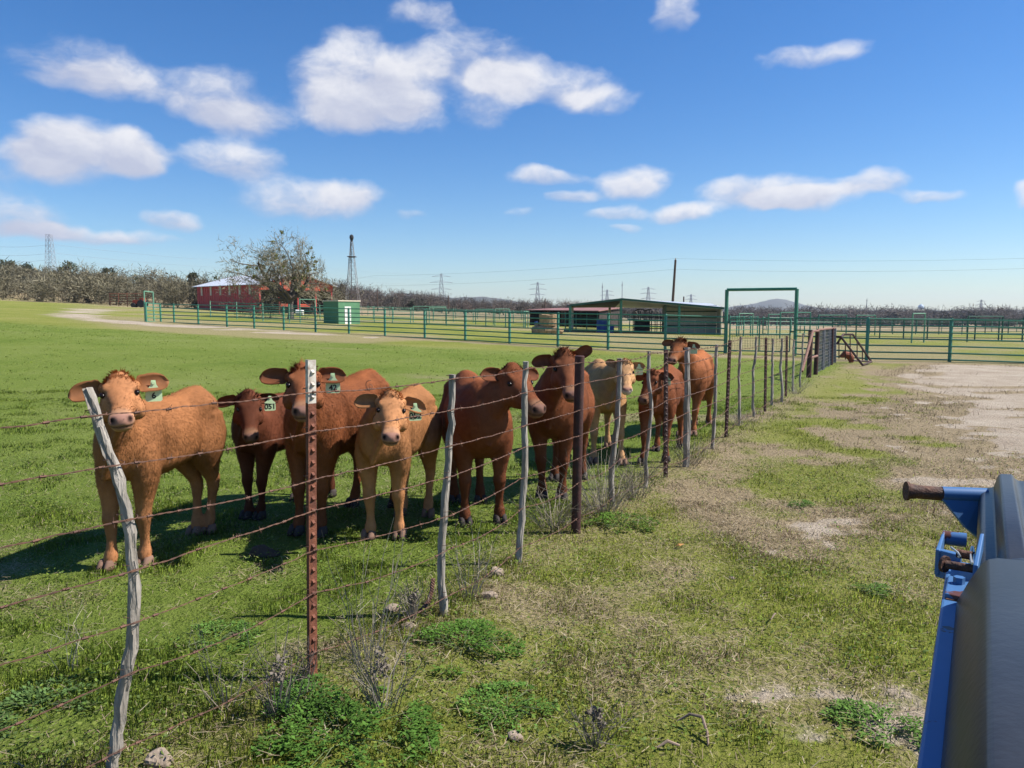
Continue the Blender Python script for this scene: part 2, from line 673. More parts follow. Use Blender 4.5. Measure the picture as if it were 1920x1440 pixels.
ROAD = [_g2(*p) for p in ((700, 632), (480, 622), (330, 612), (240, 605), (165, 598), (128, 592))]
ROAD2 = [_g2(*p) for p in ((128, 592), (140, 588), (150, 583), (158, 579))]
ROAD3 = [_g2(*p) for p in ((150, 594), (168, 590), (180, 584), (195, 579))]


def build_ground():
    xs = np.concatenate([-np.geomspace(6000, 9, 110), np.arange(-8.9, 10, .12), np.geomspace(10.1, 6000, 110)])
    ys = np.concatenate([-np.geomspace(3000, 1, 14), np.arange(-.8, 14, .11), np.geomspace(14.1, 9000, 170)])
    X, Y = np.meshgrid(xs, ys)
    Z = ground_z(X, Y)
    near = 1 - sstep(np.hypot(X, Y), 14, 40)
    Z = Z + near * ((fbm(X * 1.3, Y * 1.3) - .5) * .05 + (fbm(X * 5 + 9, Y * 5) - .5) * .025)
    dry, bare, s, past, inside, n1, n2 = zones(X, Y)
    ny, nx = X.shape
    i = np.arange(ny * nx).reshape(ny, nx)
    faces = np.stack([i[:-1, :-1], i[:-1, 1:], i[1:, 1:], i[1:, :-1]], -1).reshape(-1, 4)
    V = np.stack([X, Y, Z], -1).reshape(-1, 3)
    C = np.stack([dry, bare, past * (1 - inside)], -1).reshape(-1, 3)
    m = bpy.data.materials.new('ground')
    m.use_nodes = True
    N, L = m.node_tree.nodes, m.node_tree.links
    b = N['Principled BSDF']
    b.inputs['Roughness'].default_value = .95
    b.inputs['Specular IOR Level'].default_value = .1
    vc = N.new('ShaderNodeVertexColor')
    vc.layer_name = 'Col'
    sp = N.new('ShaderNodeSeparateColor')
    L.new(vc.outputs[0], sp.inputs[0])
    geo = N.new('ShaderNodeNewGeometry')

    def noise(scale, detail=6, stretch=(1, 1, 1), rough=.65):
        mp = N.new('ShaderNodeMapping')
        mp.inputs['Scale'].default_value = stretch
        L.new(geo.outputs['Position'], mp.inputs[0])
        n = N.new('ShaderNodeTexNoise')
        n.inputs['Scale'].default_value = scale
        n.inputs['Detail'].default_value = detail
        n.inputs['Roughness'].default_value = rough
        L.new(mp.outputs[0], n.inputs['Vector'])
        return n.outputs[0]

    def ramp(fac, stops):
        r = N.new('ShaderNodeValToRGB')
        el = r.color_ramp.elements
        while len(el) < len(stops):
            el.new(.5)
        for e, (p, c) in zip(el, stops):
            e.position = p
            e.color = (*c, 1)
        L.new(fac, r.inputs[0])
        return r.outputs[0]

    def mixc(f, a, c):
        x = N.new('ShaderNodeMix')
        x.data_type = 'RGBA'
        if isinstance(f, float):
            x.inputs['Factor'].default_value = f
        else:
            L.new(f, x.inputs['Factor'])
        L.new(a, x.inputs['A'])
        L.new(c, x.inputs['B'])
        return x.outputs['Result']

    def mr(v, lo, hi):
        x = N.new('ShaderNodeMapRange')
        x.interpolation_type = 'SMOOTHSTEP'
        L.new(v, x.inputs[0])
        x.inputs[1].default_value = lo
        x.inputs[2].default_value = hi
        return x.outputs[0]

    def ma(op, a, c):
        x = N.new('ShaderNodeMath')
        x.operation = op
        for k, v in enumerate((a, c)):
            if isinstance(v, float):
                x.inputs[k].default_value = v
            else:
                L.new(v, x.inputs[k])
        return x.outputs[0]

    nf, nm, nl = noise(42), noise(6), noise(.22, 5)
    ns = noise(1.1, 6)
    gsum = ma('ADD', ma('MULTIPLY', nf, .45), ma('ADD', ma('MULTIPLY', nm, .25), ma('MULTIPLY', nl, .6)))
    green = ramp(gsum, [(.40, (.09, .115, .020)), (.55, (.150, .180, .028)), (.67, (.205, .220, .045)), (.80, (.26, .245, .08))])
    straw = ramp(nf, [(.30, (.16, .12, .07)), (.5, (.29, .225, .135)), (.72, (.44, .36, .23))])
    dirt = ramp(ma('ADD', ma('MULTIPLY', nf, .5), ma('MULTIPLY', ns, .5)), [(.32, (.26, .205, .15)), (.5, (.40, .33, .25)), (.66, (.50, .43, .34))])
    dsel = mr(ma('ADD', sp.outputs[0], ma('MULTIPLY', ma('SUBTRACT', nf, .5), 1.3)), .15, .85)
    pg = N.new('ShaderNodeMix')
    pg.data_type = 'RGBA'
    pg.blend_type = 'MULTIPLY'
    L.new(sp.outputs[2], pg.inputs['Factor'])
    L.new(green, pg.inputs['A'])
    pg.inputs['B'].default_value = (.76, .92, .82, 1)
    c = mixc(dsel, pg.outputs['Result'], straw)
    bsel = mr(ma('ADD', sp.outputs[1], ma('MULTIPLY', ma('SUBTRACT', nm, .5), .9)), .36, .62)
    c = mixc(bsel, c, dirt)
    L.new(c, b.inputs['Base Color'])
    bp = N.new('ShaderNodeBump')
    bp.inputs['Strength'].default_value = .9
    bp.inputs['Distance'].default_value = .05
    hsum = ma('ADD', nf, ma('MULTIPLY', nm, 1.2))
    L.new(hsum, bp.inputs['Height'])
    L.new(bp.outputs[0], b.inputs['Normal'])
    o = soup('ground', V, faces, m, colors=C, smooth=True)
    tag(o, kind='structure')
    return o


build_ground()

# far hills --------------------------------------------------------
M['hill'] = mat('wooded_hill', (.045, .052, .045), (.085, .085, .072), .02, .95, detail=8, coords='Object')


def hill(name, prof, y, depth, base_py=590):
    """wooded ridge from its skyline in the photograph, y metres away, with real depth"""
    n = len(prof)
    ks = 13
    vs, fs = [], []
    nz = np.random.default_rng(len(prof))
    for i, (px, py) in enumerate(prof):
        top = at(px, py, y)
        hgt = top.z + 8
        for k in range(ks):
            t = -1 + 2 * k / (ks - 1)
            e = (1 - t * t) ** 1.3
            sc_ = 1 + t * depth / y
            vs.append((top.x * sc_, y + t * depth, -8 + hgt * e + nz.uniform(-.02, .02) * hgt))
    for i in range(n - 1):
        for k in range(ks - 1):
            a = i * ks + k
            fs.append((a, a + ks, a + ks + 1, a + 1))
    me = bpy.data.meshes.new(name)
    me.from_pydata(vs, [], fs)
    me.polygons.foreach_set('use_smooth', [True] * len(me.polygons))
    o = link(name, me, M['hill'])
    tag(o, kind='structure')
    return o


def interp(pts, step):
    xs = np.arange(pts[0][0], pts[-1][0] + step, step)
    ys = np.interp(xs, [p[0] for p in pts], [p[1] for p in pts])
    r = np.random.default_rng(5)
    return [(float(x), float(v + r.normal(0, .35))) for x, v in zip(xs, ys)]


hill('hill', interp([(1290, 588), (1340, 580), (1380, 574), (1405, 571), (1425, 567), (1440, 563), (1455, 560), (1470, 561), (1485, 565), (1505, 571), (1530, 576), (1600, 583), (1680, 588)], 8), 2600, 420)
hill('hill', interp([(640, 572), (700, 560), (745, 552), (770, 550), (800, 556), (860, 558), (905, 556), (940, 561), (990, 568), (1060, 574), (1150, 577), (1230, 576), (1330, 580), (1400, 586)], 10), 1500, 250)
hill('hill', interp([(1380, 588), (1460, 582), (1560, 581), (1700, 583), (1850, 582), (2000, 580), (2300, 584)], 12), 1700, 250)

exec_order = True

# ------------------------------------------------------------------ trees
def grow(r, h, trunk_r, lean, levels, nkids, spread, seg=4, start=.25, twist=.35, shrink=.62):
    """list of (p, q, r0, r1, level) branch segments"""
    out = []

    def rec(p, d, length, rad, lev):
        pts = [p]
        for k in range(seg):
            d = (d + Vector((r.normal(0, twist), r.normal(0, twist), r.normal(0, twist) + (.05 if lev else .0))) * .5).normalized()
            q = pts[-1] + d * (length / seg)
            pts.append(q)
            out.append((pts[-2], q, rad * (1 - .75 * k / seg), rad * (1 - .75 * (k + 1) / seg), lev))
        if lev >= levels:
            return
        for c in range(nkids[lev]):
            t = start + (1 - start) * (c + r.random()) / nkids[lev] if lev == 0 else .2 + .8 * (c + r.random()) / nkids[lev]
            i = min(int(t * seg), seg - 1)
            f = t * seg - i
            b = pts[i].lerp(pts[i + 1], f)
            a = r.uniform(0, 2 * math.pi)
            dd = (pts[i + 1] - pts[i]).normalized()
            o = dd.orthogonal().normalized()
            o.rotate(Matrix.Rotation(a, 3, dd))
            if lev == 0 and o.z < 0:
                o.z *= .3
            nd = (dd * (1 - spread) + o * spread + Vector((0, 0, .12))).normalized()
            rec(b, nd, length * shrink * r.uniform(.75, 1.2), rad * (1 - .75 * t) * .62 + .004, lev + 1)
    rec(Vector((0, 0, 0)), Vector(lean).normalized(), h, trunk_r, 0)
    return out


def segs_mesh(segs, twigw=1.0, minr=.0, sides=3):
    """branches as prisms (thick) and slim blades (thin), numpy arrays verts, tris, per-vertex level"""
    V, T, Lv = [], [], []
    for (p, q, r0, r1, lev) in segs:
        d = q - p
        if d.length < 1e-6:
            continue
        a = d.orthogonal().normalized()
        a.rotate(Matrix.Rotation(hash((round(p.x, 3), round(q.z, 3))) % 628 / 100, 3, d))
        b = a.cross(d).normalized()
        r0, r1 = max(r0, minr), max(r1, minr)
        base = len(V)
        if lev >= 2:
            V += [p + a * r0 * twigw, p - a * r0 * twigw, q + b * r1 * .3, ]
            T += [(base, base + 1, base + 2)]
            Lv += [lev] * 3
        else:
            for k in range(sides):
                an = 2 * math.pi * k / sides
                o = a * math.cos(an) + b * math.sin(an)
                V += [p + o * r0, q + o * r1]
                Lv += [lev, lev]
            for k in range(sides):
                i, j = base + 2 * k, base + 2 * ((k + 1) % sides)
                T += [(i, j, j + 1), (i, j + 1, i + 1)]
    return np.array([tuple(v) for v in V]), np.array(T), np.array(Lv)


def forest(name, label, cat, spots, variants, tint, jitter=.18, kind='stuff'):
    """many far trees that read as one mass: spots of (x, y, z, height scale, variant, width scale)"""
    Vs, Ts, Cs = [], [], []
    off = 0
    r = np.random.default_rng(11)
    for (x, y, z, s, k, ws) in spots:
        V, T, Lv = variants[k]
        a = r.uniform(0, 6.283)
        ca, sa = math.cos(a), math.sin(a)
        W = np.empty_like(V)
        W[:, 0] = (V[:, 0] * ca - V[:, 1] * sa) * s * ws + x
        W[:, 1] = (V[:, 0] * sa + V[:, 1] * ca) * s * ws + y
        W[:, 2] = V[:, 2] * s + z
        c = np.array(tint[r.integers(len(tint))]) * r.uniform(1 - jitter, 1 + jitter)
        Cc = np.tile(c, (len(V), 1)) * np.random.default_rng(k).uniform(.75, 1.25, (len(V), 1))
        Vs.append(W)
        Ts.append(T + off)
        Cs.append(Cc)
        off += len(V)
    o = soup(name, np.concatenate(Vs), np.concatenate(Ts), M['twig'], colors=np.concatenate(Cs))
    return tag(o, label, cat, kind=kind)


def leaf_cloud(r, n, rad, size, squash=.8, lumps=9):
    """leafy crown: small leaf faces packed in lumps, with gaps"""
    cs = []
    for k in range(lumps):
        d = r.normal(size=3)
        d /= np.linalg.norm(d)
        cs.append((d * rad * r.uniform(.35, .75) * np.array([1, 1, squash]), rad * r.uniform(.3, .5)))
    which = r.integers(lumps, size=n)
    C = np.array([c for c, _ in cs])[which]
    Rr = np.array([q for _, q in cs])[which]
    d = r.normal(size=(n, 3))
    d /= np.linalg.norm(d, axis=1)[:, None]
    P = C + d * (Rr * r.random(n) ** .4)[:, None] * np.array([1, 1, squash])
    a = r.normal(size=(n, 3))
    a /= np.linalg.norm(a, axis=1)[:, None]
    b = np.cross(a, r.normal(size=(n, 3)))
    b /= np.linalg.norm(b, axis=1)[:, None]
    sz = size * r.uniform(.6, 1.4, n)[:, None]
    V = np.stack([P - a * sz * .5, P + b * sz * .45, P + a * sz * .5, P - b * sz * .45], 1).reshape(-1, 3)
    F = np.arange(n * 4).reshape(n, 4)
    return V, F


tr = np.random.default_rng(21)
BARE = []
for k in range(7):
    segs = grow(tr, 2.2, .16, (tr.normal(0, .15), tr.normal(0, .15), 1), 3, (7, 6, 5), .62, seg=2, start=.12, twist=.5, shrink=.72)
    V, T, Lv = segs_mesh(segs, 1.6, .022)
    V = V / np.percentile(V[:, 2], 99)
    BARE.append((V, T, Lv))
BRUSH = []
for k in range(7):
    segs = grow(tr, 1.2, .05, (tr.normal(0, .2), tr.normal(0, .2), 1), 3, (8, 5, 4), .66, seg=2, start=.0, twist=.5, shrink=.82)
    V, T, Lv = segs_mesh(segs, 1.5, .016)
    V = V / np.percentile(V[:, 2], 99)
    BRUSH.append((V, T, Lv))
SHRUB = []
for k in range(4):
    Vv, Ff = leaf_cloud(tr, 420, .5, .12, .8)
    Vv[:, 2] += .45
    F3 = np.concatenate([Ff[:, [0, 1, 2]], Ff[:, [0, 2, 3]]])
    SHRUB.append((Vv, F3, np.zeros(len(Vv))))

skyline = [(-120, 480), (0, 488), (60, 497), (130, 500), (200, 512), (270, 517), (340, 522), (400, 527), (470, 535), (540, 540), (600, 525), (650, 530), (690, 537), (740, 544), (800, 549), (860, 555), (900, 560), (960, 561), (1010, 560), (1060, 562), (1130, 567), (1250, 572), (1400, 576), (1560, 575), (1640, 574), (1700, 578), (1800, 578), (1840, 574), (1900, 579), (2050, 577)]


def sky_y(px):
    return float(np.interp(px, [p[0] for p in skyline], [p[1] for p in skyline]))


TW = [(.165, .146, .092), (.19, .170, .112), (.138, .122, .078), (.165, .142, .090), (.20, .184, .128)]
spots = []
# rough brush on the rising ground at the left
for k in range(430):
    px = tr.uniform(-140, 640)
    y = 112 + 120 * tr.random() ** 1.2
    p = col(px, y)
    if 480 < px and y < 125:
        continue
    top = at(px, sky_y(px), y).z
    hmax = top - p.z
    h = min(hmax * tr.uniform(.75, 1.08) if y > 165 else 5.2, tr.uniform(2.4, 5.6))
    h = max(h, 1.7)
    spots.append((p.x, p.y, p.z - .1, h, int(tr.integers(7)), tr.uniform(.8, 1.3)))
forest('brush', 'grey-brown leafless brush covering the rising ground behind the pasture', 'brush', spots, BRUSH, TW)
spots = []
for k in range(360):
    px = tr.uniform(560, 1300)
    y = tr.uniform(185, 330) + max(0, px - 1050) * .8
    p = col(px, y)
    hmax = at(px, sky_y(px), y).z - p.z
    h = max(2.2, hmax * tr.uniform(.62, 1.06))
    spots.append((p.x, p.y, p.z - .1, h, int(tr.integers(7)), tr.uniform(.8, 1.2)))
for k in range(300):
    px = tr.uniform(1180, 2080)
    y = tr.uniform(375, 560)
    p = col(px, y)
    hmax = at(px, sky_y(px), y).z - p.z
    h = max(3, hmax * tr.uniform(.66, 1.08))
    spots.append((p.x, p.y, p.z - .1, h, int(tr.integers(7)), tr.uniform(1.1, 1.9)))
forest('woodland', 'far belt of leafless grey woodland along the horizon', 'woodland', spots, BARE, [(.135, .112, .094), (.16, .134, .115), (.11, .093, .082), (.15, .116, .098), (.095, .088, .076)])
spots = []
for k in range(210):
    px = tr.uniform(1180, 2080)
    y = tr.uniform(360, 540)
    p = col(px, y)
    hmax = at(px, sky_y(px), y).z - p.z
    spots.append((p.x, p.y, p.z - .2, max(2.4, hmax * tr.uniform(.35, .95)), int(tr.integers(4)), tr.uniform(1.0, 1.8)))
for k in range(190):
    px = tr.uniform(580, 1300)
    y = tr.uniform(195, 330)
    p = col(px, y)
    hmax = at(px, sky_y(px), y).z - p.z
    spots.append((p.x, p.y, p.z - .2, max(1.6, hmax * tr.uniform(.35, .85)), int(tr.integers(4)), tr.uniform(.9, 1.6)))
forest('undergrowth', 'dark low thicket filling the foot of the far woodland', 'thicket', spots, SHRUB, [(.062, .06, .042), (.085, .072, .055), (.05, .055, .035), (.10, .085, .062)])
spots = []
for k in range(170):
    px = tr.uniform(-140, 640)
    y = tr.uniform(112, 215)
    p = col(px, y)
    spots.append((p.x, p.y, p.z - .2, tr.uniform(.7, 1.7), int(tr.integers(4)), tr.uniform(1.0, 1.6)))
forest('scrub', 'low tawny scrub and dead weeds between the leafless brush', 'scrub', spots, SHRUB, [(.16, .13, .09), (.20, .165, .115), (.10, .095, .055)])


def evergreen(px, top, y, h, wid, label, dark=1.0, seed=0):
    p = col(px, y)
    zt = at(px, top, y).z
    t = thing('evergreen_tree', label, 'tree', p, group='evergreens standing above the brush')
    m = MB()
    m.tube([(0, 0, -.2), (.05, 0, (zt - p.z) * .35), (0, .05, (zt - p.z) * .7)], [.16, .12, .06], 6)
    m.build('trunk', M['pole'], t)
    r = np.random.default_rng(seed + 50)
    V, F = leaf_cloud(r, 700, wid / 2, .3, .75, 11)
    V2, F2 = leaf_cloud(r, 700, wid / 2 * 1.1, .3, .8, 12)
    V[:, 2] += zt - p.z - wid / 2 * .8
    V2[:, 2] += zt - p.z - wid / 2 * 1.9
    V, F = np.concatenate([V, V2]), np.concatenate([F, F2 + len(V)])
    c = np.array((.075, .085, .042)) * (.4 + .6 * dark)
    soup('crown', V, F, M['leaf'], t, colors=np.tile(c, (len(V), 1)) * np.repeat(r.uniform(.6, 1.4, (len(F), 1)), 4, 0))


evergreen(57, 490, 168, 5, 4.2, 'dark round evergreen nearest the tall pylon above the brush', 1, 1)
evergreen(130, 486, 172, 5, 5.2, 'broad olive evergreen just past the tall pylon on the brushy rise', 1.5, 2)
evergreen(203, 500, 170, 4, 3.6, 'small dark evergreen midway along the brushy rise', .9, 3)
evergreen(262, 507, 185, 4, 6.5, 'wide low evergreen topping the brush toward the barn', 1.2, 4)
evergreen(362, 508, 150, 4, 2.6, 'compact dark evergreen close to the barn roof', .8, 5)
evergreen(12, 484, 165, 5, 5.0, 'grey-green evergreen at the edge of the photo on the rise', 1.5, 6)


# the old oak beside the barn
def oak():
    p = gp(545, 598)
    t = thing('oak_tree', 'big spreading leafless oak with green mistletoe tufts beside the barn', 'tree', p)
    r = np.random.default_rng(5)
    segs = []

    def rec(p, d, length, rad, lev, seg):
        pts = [p]
        for k in range(seg):
            d = (d + Vector((r.normal(0, .32), r.normal(0, .32), r.normal(0, .26))) * (.5 if lev < 3 else .8)).normalized()
            pts.append(pts[-1] + d * length / seg)
            segs.append((pts[-2], pts[-1], rad * (1 - .62 * k / seg), rad * (1 - .62 * (k + 1) / seg), lev))
        tips.append((pts[-1], lev))
        if lev >= 5:
            return
        n = (0, 5, 5, 5, 6)[lev]
        for c in range(n):
            tt = .25 + .75 * (c + r.random()) / n
            i = min(int(tt * seg), seg - 1)
            b = pts[i].lerp(pts[i + 1], tt * seg - i)
            dd = (pts[i + 1] - pts[i]).normalized()
            o = dd.orthogonal().normalized()
            o.rotate(Matrix.Rotation(r.uniform(0, 6.283), 3, dd))
            rec(b, (dd * .55 + o * .75 + Vector((0, 0, .1))).normalized(), length * r.uniform(.48, .72), rad * (1 - .62 * tt) * .6, lev + 1, max(2, seg - 1))
    tips = []
    trunk = [Vector((0, 0, -.1)), Vector((.04, 0, .6)), Vector((.0, .05, 1.3)), Vector((.05, 0, 1.9))]
    for a, b, r0, r1 in zip(trunk[:-1], trunk[1:], (.34, .25, .23), (.25, .23, .24)):
        segs.append((a, b, r0, r1, 0))
    for d, ln, rad in (((-.75, .1, .62), 4.2, .17), ((-.42, -.25, .85), 4.6, .18), ((-.1, .3, .95), 4.2, .17), ((.3, -.2, .9), 4.0, .16), ((.72, .15, .62), 4.0, .16),
                       ((-.95, -.2, .28), 3.6, .12), ((.95, -.15, .22), 3.2, .12), ((.1, -.8, .5), 3.2, .13), ((.1, .8, .5), 3.4, .13)):
        rec(trunk[-1] - Vector((0, 0, r.uniform(0, .5))), Vector(d).normalized(), ln * 1.06, rad, 1, 5)
    def fit(v):                       # broad flattened crown, heavier toward the barn
        z = v.z if v.z < 1.9 else 1.9 + (v.z - 1.9) * kz
        w_ = min(1.0, max(0.0, (v.z - 1.2) / 1.5))
        k_ = 1 + w_ * ((kl if v.x < 0 else kr) - 1)
        return Vector((v.x * k_, v.y, z))
    ax = np.array([tuple(q[1]) for q in segs])
    kz = (8.0 - 1.9) / (np.percentile(ax[:, 2], 99.7) - 1.9)
    kl, kr = 5.5 / -np.percentile(ax[:, 0], .4), 3.3 / np.percentile(ax[:, 0], 99.6)
    segs = [(fit(a), fit(b), r0, r1, l) for (a, b, r0, r1, l) in segs]
    tips = [(fit(q), l) for q, l in tips]
    big = [s for s in segs if s[4] == 0]
    m = MB()
    m.tube([s[0] for s in big] + [big[-1][1]], [s[2] for s in big] + [big[-1][3]], 10)
    m.build('trunk', mat('oak_bark', (.20, .17, .145), (.11, .095, .08), 6, .95, .6), t, True)
    lim = [s for s in segs if s[4] in (1, 2)]
    V, T, Lv = segs_mesh([(a, b, r0 * 1.5, r1 * 1.5, 1) for (a, b, r0, r1, l) in lim], 1, .02, 5)
    soup('limbs', V, T, M['twig'], t, colors=np.tile((.12, .10, .082), (len(V), 1)))
    tw = [s for s in segs if s[4] > 2]
    V, T, Lv = segs_mesh([(a, b, max(r0, .018), max(r1, .013), 3) for (a, b, r0, r1, l) in tw], 1.3, .009)
    o = soup('crown', V, T, M['twig'], t, colors=np.tile((.23, .205, .14), (len(V), 1)) * r.uniform(.7, 1.3, (len(V), 1)))
    fine_ = [q for q, l in tips if l >= 4 and q.z > 1.6]
    nb = len(fine_)
    B_ = np.array([tuple(q) for q in fine_])[r.random(nb) < .22].repeat(2, 0)
    nb = len(B_) // 2
    B_ = B_ + r.normal(0, .07, (nb * 2, 3))
    a_ = r.normal(size=(nb * 2, 3))
    a_ /= np.linalg.norm(a_, axis=1)[:, None]
    b_ = np.cross(a_, r.normal(size=(nb * 2, 3)))
    b_ /= np.linalg.norm(b_, axis=1)[:, None]
    sz = r.uniform(.02, .045, nb * 2)[:, None]
    Vb = np.stack([B_ - a_ * sz, B_ + b_ * sz, B_ + a_ * sz, B_ - b_ * sz], 1).reshape(-1, 3)
    soup('buds', Vb, np.arange(nb * 8).reshape(-1, 4), M['leaf'], t, kind='stuff', colors=np.tile((.19, .175, .095), (len(Vb), 1)) * np.repeat(r.uniform(.6, 1.4, (nb * 2, 1)), 4, 0))
    ends = [q for q, l in tips if l in (3, 4) and q.z > 2.6]
    picks = r.choice(len(ends), 60, replace=False)
    for k in picks:
        q = ends[k]
        n = int(r.integers(40, 110))
        V, F = leaf_cloud(r, n, r.uniform(.16, .36), .10, .9, 5)
        soup('mistletoe', V + np.array(q), F, M['leaf'], t, kind='stuff', colors=np.tile((.19, .195, .055), (len(V), 1)) * np.repeat(r.uniform(.6, 1.3, (n, 1)), 4, 0))


oak()


# ------------------------------------------------------------------ buildings
def barn():
    C = col(487, 100)
    th = R(40)
    ex = Vector((-math.cos(th), math.sin(th), 0))       # along the long wall, away
    ey = Vector((math.sin(th), math.cos(th), 0))        # along the gable end
    Ln, Wd, Hw, Hr = 15.9, 11.6, at(487, 532, 100).z - C.z, 1.55
    base = C.z
    t = thing('barn', 'dark red metal barn with pale roof and open gable end behind the oak', 'barn', C)

    def W(a, b, z):
        return tuple(ex * a + ey * b + Vector((0, 0, z)))
    m = MB()
    m.hexa([W(0, 0, -.6), W(Ln, 0, -.6), W(Ln, .12, -.6), W(0, .12, -.6)], [W(0, 0, Hw), W(Ln, 0, Hw), W(Ln, .12, Hw), W(0, .12, Hw)])
    wall = m.build('wall', M['barn_red'], t)
    for i in range(26):
        m = MB()
        a = .3 + i * .6
        m.hexa([W(a, -.035, -.5), W(a + .05, -.035, -.5), W(a + .05, .0, -.5), W(a, .0, -.5)], [W(a, -.035, Hw - .02), W(a + .05, -.035, Hw - .02), W(a + .05, .0, Hw - .02), W(a, .0, Hw - .02)])
        m.build('rib', M['barn_red'], wall)
    m = MB()
    m.hexa([W(Ln - .12, .12, -.6), W(Ln, .12, -.6), W(Ln, Wd, -.6), W(Ln - .12, Wd, -.6)], [W(Ln - .12, .12, Hw), W(Ln, .12, Hw), W(Ln, Wd, Hw), W(Ln - .12, Wd, Hw)])
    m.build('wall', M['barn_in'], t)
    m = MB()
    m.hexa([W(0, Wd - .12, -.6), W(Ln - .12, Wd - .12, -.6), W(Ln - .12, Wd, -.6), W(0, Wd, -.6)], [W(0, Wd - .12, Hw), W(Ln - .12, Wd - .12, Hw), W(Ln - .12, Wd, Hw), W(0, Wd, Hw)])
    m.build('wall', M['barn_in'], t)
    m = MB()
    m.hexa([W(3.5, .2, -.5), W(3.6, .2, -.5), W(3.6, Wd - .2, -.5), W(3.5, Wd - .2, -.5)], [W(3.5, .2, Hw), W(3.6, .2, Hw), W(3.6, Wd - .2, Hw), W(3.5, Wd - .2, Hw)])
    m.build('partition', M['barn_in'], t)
    # gable sheet: band above the opening and the triangle
    m = MB()
    lo = Hw - .75
    o_ = -.02
    vs = [W(o_, 0, lo), W(o_, Wd, lo), W(o_, Wd, Hw), W(o_, Wd / 2, Hw + Hr), W(o_, 0, Hw)]
    vb = [W(.1, 0, lo), W(.1, Wd, lo), W(.1, Wd, Hw), W(.1, Wd / 2, Hw + Hr), W(.1, 0, Hw)]
    m.add(vs + vb, [(0, 1, 2, 3, 4), (9, 8, 7, 6, 5)] + [(i, i + 5, (i + 1) % 5 + 5, (i + 1) % 5) for i in range(5)])
    m.build('gable', M['barn_gable'], t)
    for b in (.08, 2.9, 5.8, 8.7, Wd - .2):
        m = MB()
        m.hexa([W(.0, b, -.6), W(.16, b, -.6), W(.16, b + .16, -.6), W(.0, b + .16, -.6)], [W(.0, b, lo), W(.16, b, lo), W(.16, b + .16, lo), W(.0, b + .16, lo)])
        m.build('post', M['barn_red'], t)
    for b in (3.4, 6.3):
        m = MB()
        m.hexa([W(.3, b, .75), W(.45, b, .75), W(.45, b + 1.7, .75), W(.3, b + 1.7, .75)], [W(.3, b, 1.2), W(.45, b, 1.2), W(.45, b + 1.7, 1.2), W(.3, b + 1.7, 1.2)])
        m.build('panel', M['barn_gable'], t)
    for i, px in enumerate((380, 397, 415, 432, 451, 470)):
        kk = (px - 960) / 1440 * .9956
        a = (C.x - 100 * kk) / (math.cos(th) + math.sin(th) * kk)
        m = MB()
        z0, z1 = Hw - 1.35, Hw - .12
        m.hexa([W(a - .22, -.06, z0), W(a + .22, -.06, z0), W(a + .22, -.0365, z0), W(a - .22, -.0365, z0)], [W(a - .22, -.06, z1), W(a + .22, -.06, z1), W(a + .22, -.0365, z1), W(a - .22, -.0365, z1)])
        m.build('skylight_panel', M['cream'], wall)
    # roof, two slopes with ribs
    ov = .5
    for sgn in (0, 1):
        b0, b1 = (-ov, Wd / 2) if sgn == 0 else (Wd + ov, Wd / 2)
        z0, z1 = Hw - ov * Hr / (Wd / 2), Hw + Hr
        m = MB()
        m.hexa([W(-ov, b0, z0 + .01), W(Ln + ov, b0, z0 + .01), W(Ln + ov, b1, z1 + .01), W(-ov, b1, z1 + .01)], [W(-ov, b0, z0 + .07), W(Ln + ov, b0, z0 + .07), W(Ln + ov, b1, z1 + .07), W(-ov, b1, z1 + .07)])
        rf = m.build('roof', M['roof'], t)
        for i in range(22):
            a = -ov + .4 + i * .75
            m = MB()
            m.hexa([W(a, b0, z0 + .072), W(a + .06, b0, z0 + .072), W(a + .06, b1, z1 + .072), W(a, b1, z1 + .072)], [W(a, b0, z0 + .11), W(a + .06, b0, z0 + .11), W(a + .06, b1, z1 + .11), W(a, b1, z1 + .11)])
            m.build('seam', M['roof'], rf)


barn()


def shed_green():
    C = col(635, 61)
    zt = at(635, 565, 61).z - C.z
    th = R(38)
    ex, ey = Vector((-math.cos(th), math.sin(th), 0)), Vector((math.sin(th), math.cos(th), 0))
    a, b = 1.85, 2.2
    t = thing('pump_house', 'small flat-topped green block hut with a white door behind the pipe fence', 'hut', C)
    W = lambda i, j, z: tuple(ex * i + ey * j + Vector((0, 0, z)))
    m = MB()
    m.hexa([W(0, 0, -.3), W(a, 0, -.3), W(a, b, -.3), W(0, b, -.3)], [W(0, 0, zt), W(a, 0, zt), W(a, b, zt), W(0, b, zt)])
    m.build('wall', mat('hut_green', (.08, .20, .10), (.10, .235, .125), 2, .8), t)
    m = MB()
    m.hexa([W(-.06, -.06, zt + .002), W(a + .06, -.06, zt + .002), W(a + .06, b + .06, zt + .002), W(-.06, b + .06, zt + .002)], [W(-.06, -.06, zt + .09), W(a + .06, -.06, zt + .09), W(a + .06, b + .06, zt + .09), W(-.06, b + .06, zt + .09)])
    m.build('roof', M['cream'], t)
    m = MB()
    m.hexa([W(-.03, .62, -.2), W(-.004, .62, -.2), W(-.004, 1.25, -.2), W(-.03, 1.25, -.2)], [W(-.03, .62, 1.38), W(-.004, .62, 1.38), W(-.004, 1.25, 1.38), W(-.03, 1.25, 1.38)])
    d = m.build('door', M['white'], t)
    m = MB()
    m.tube([W(-.06, 1.17, .65), W(-.03, 1.17, .65)], .03, 6)
    m.build('handle', M['black'], d)


shed_green()


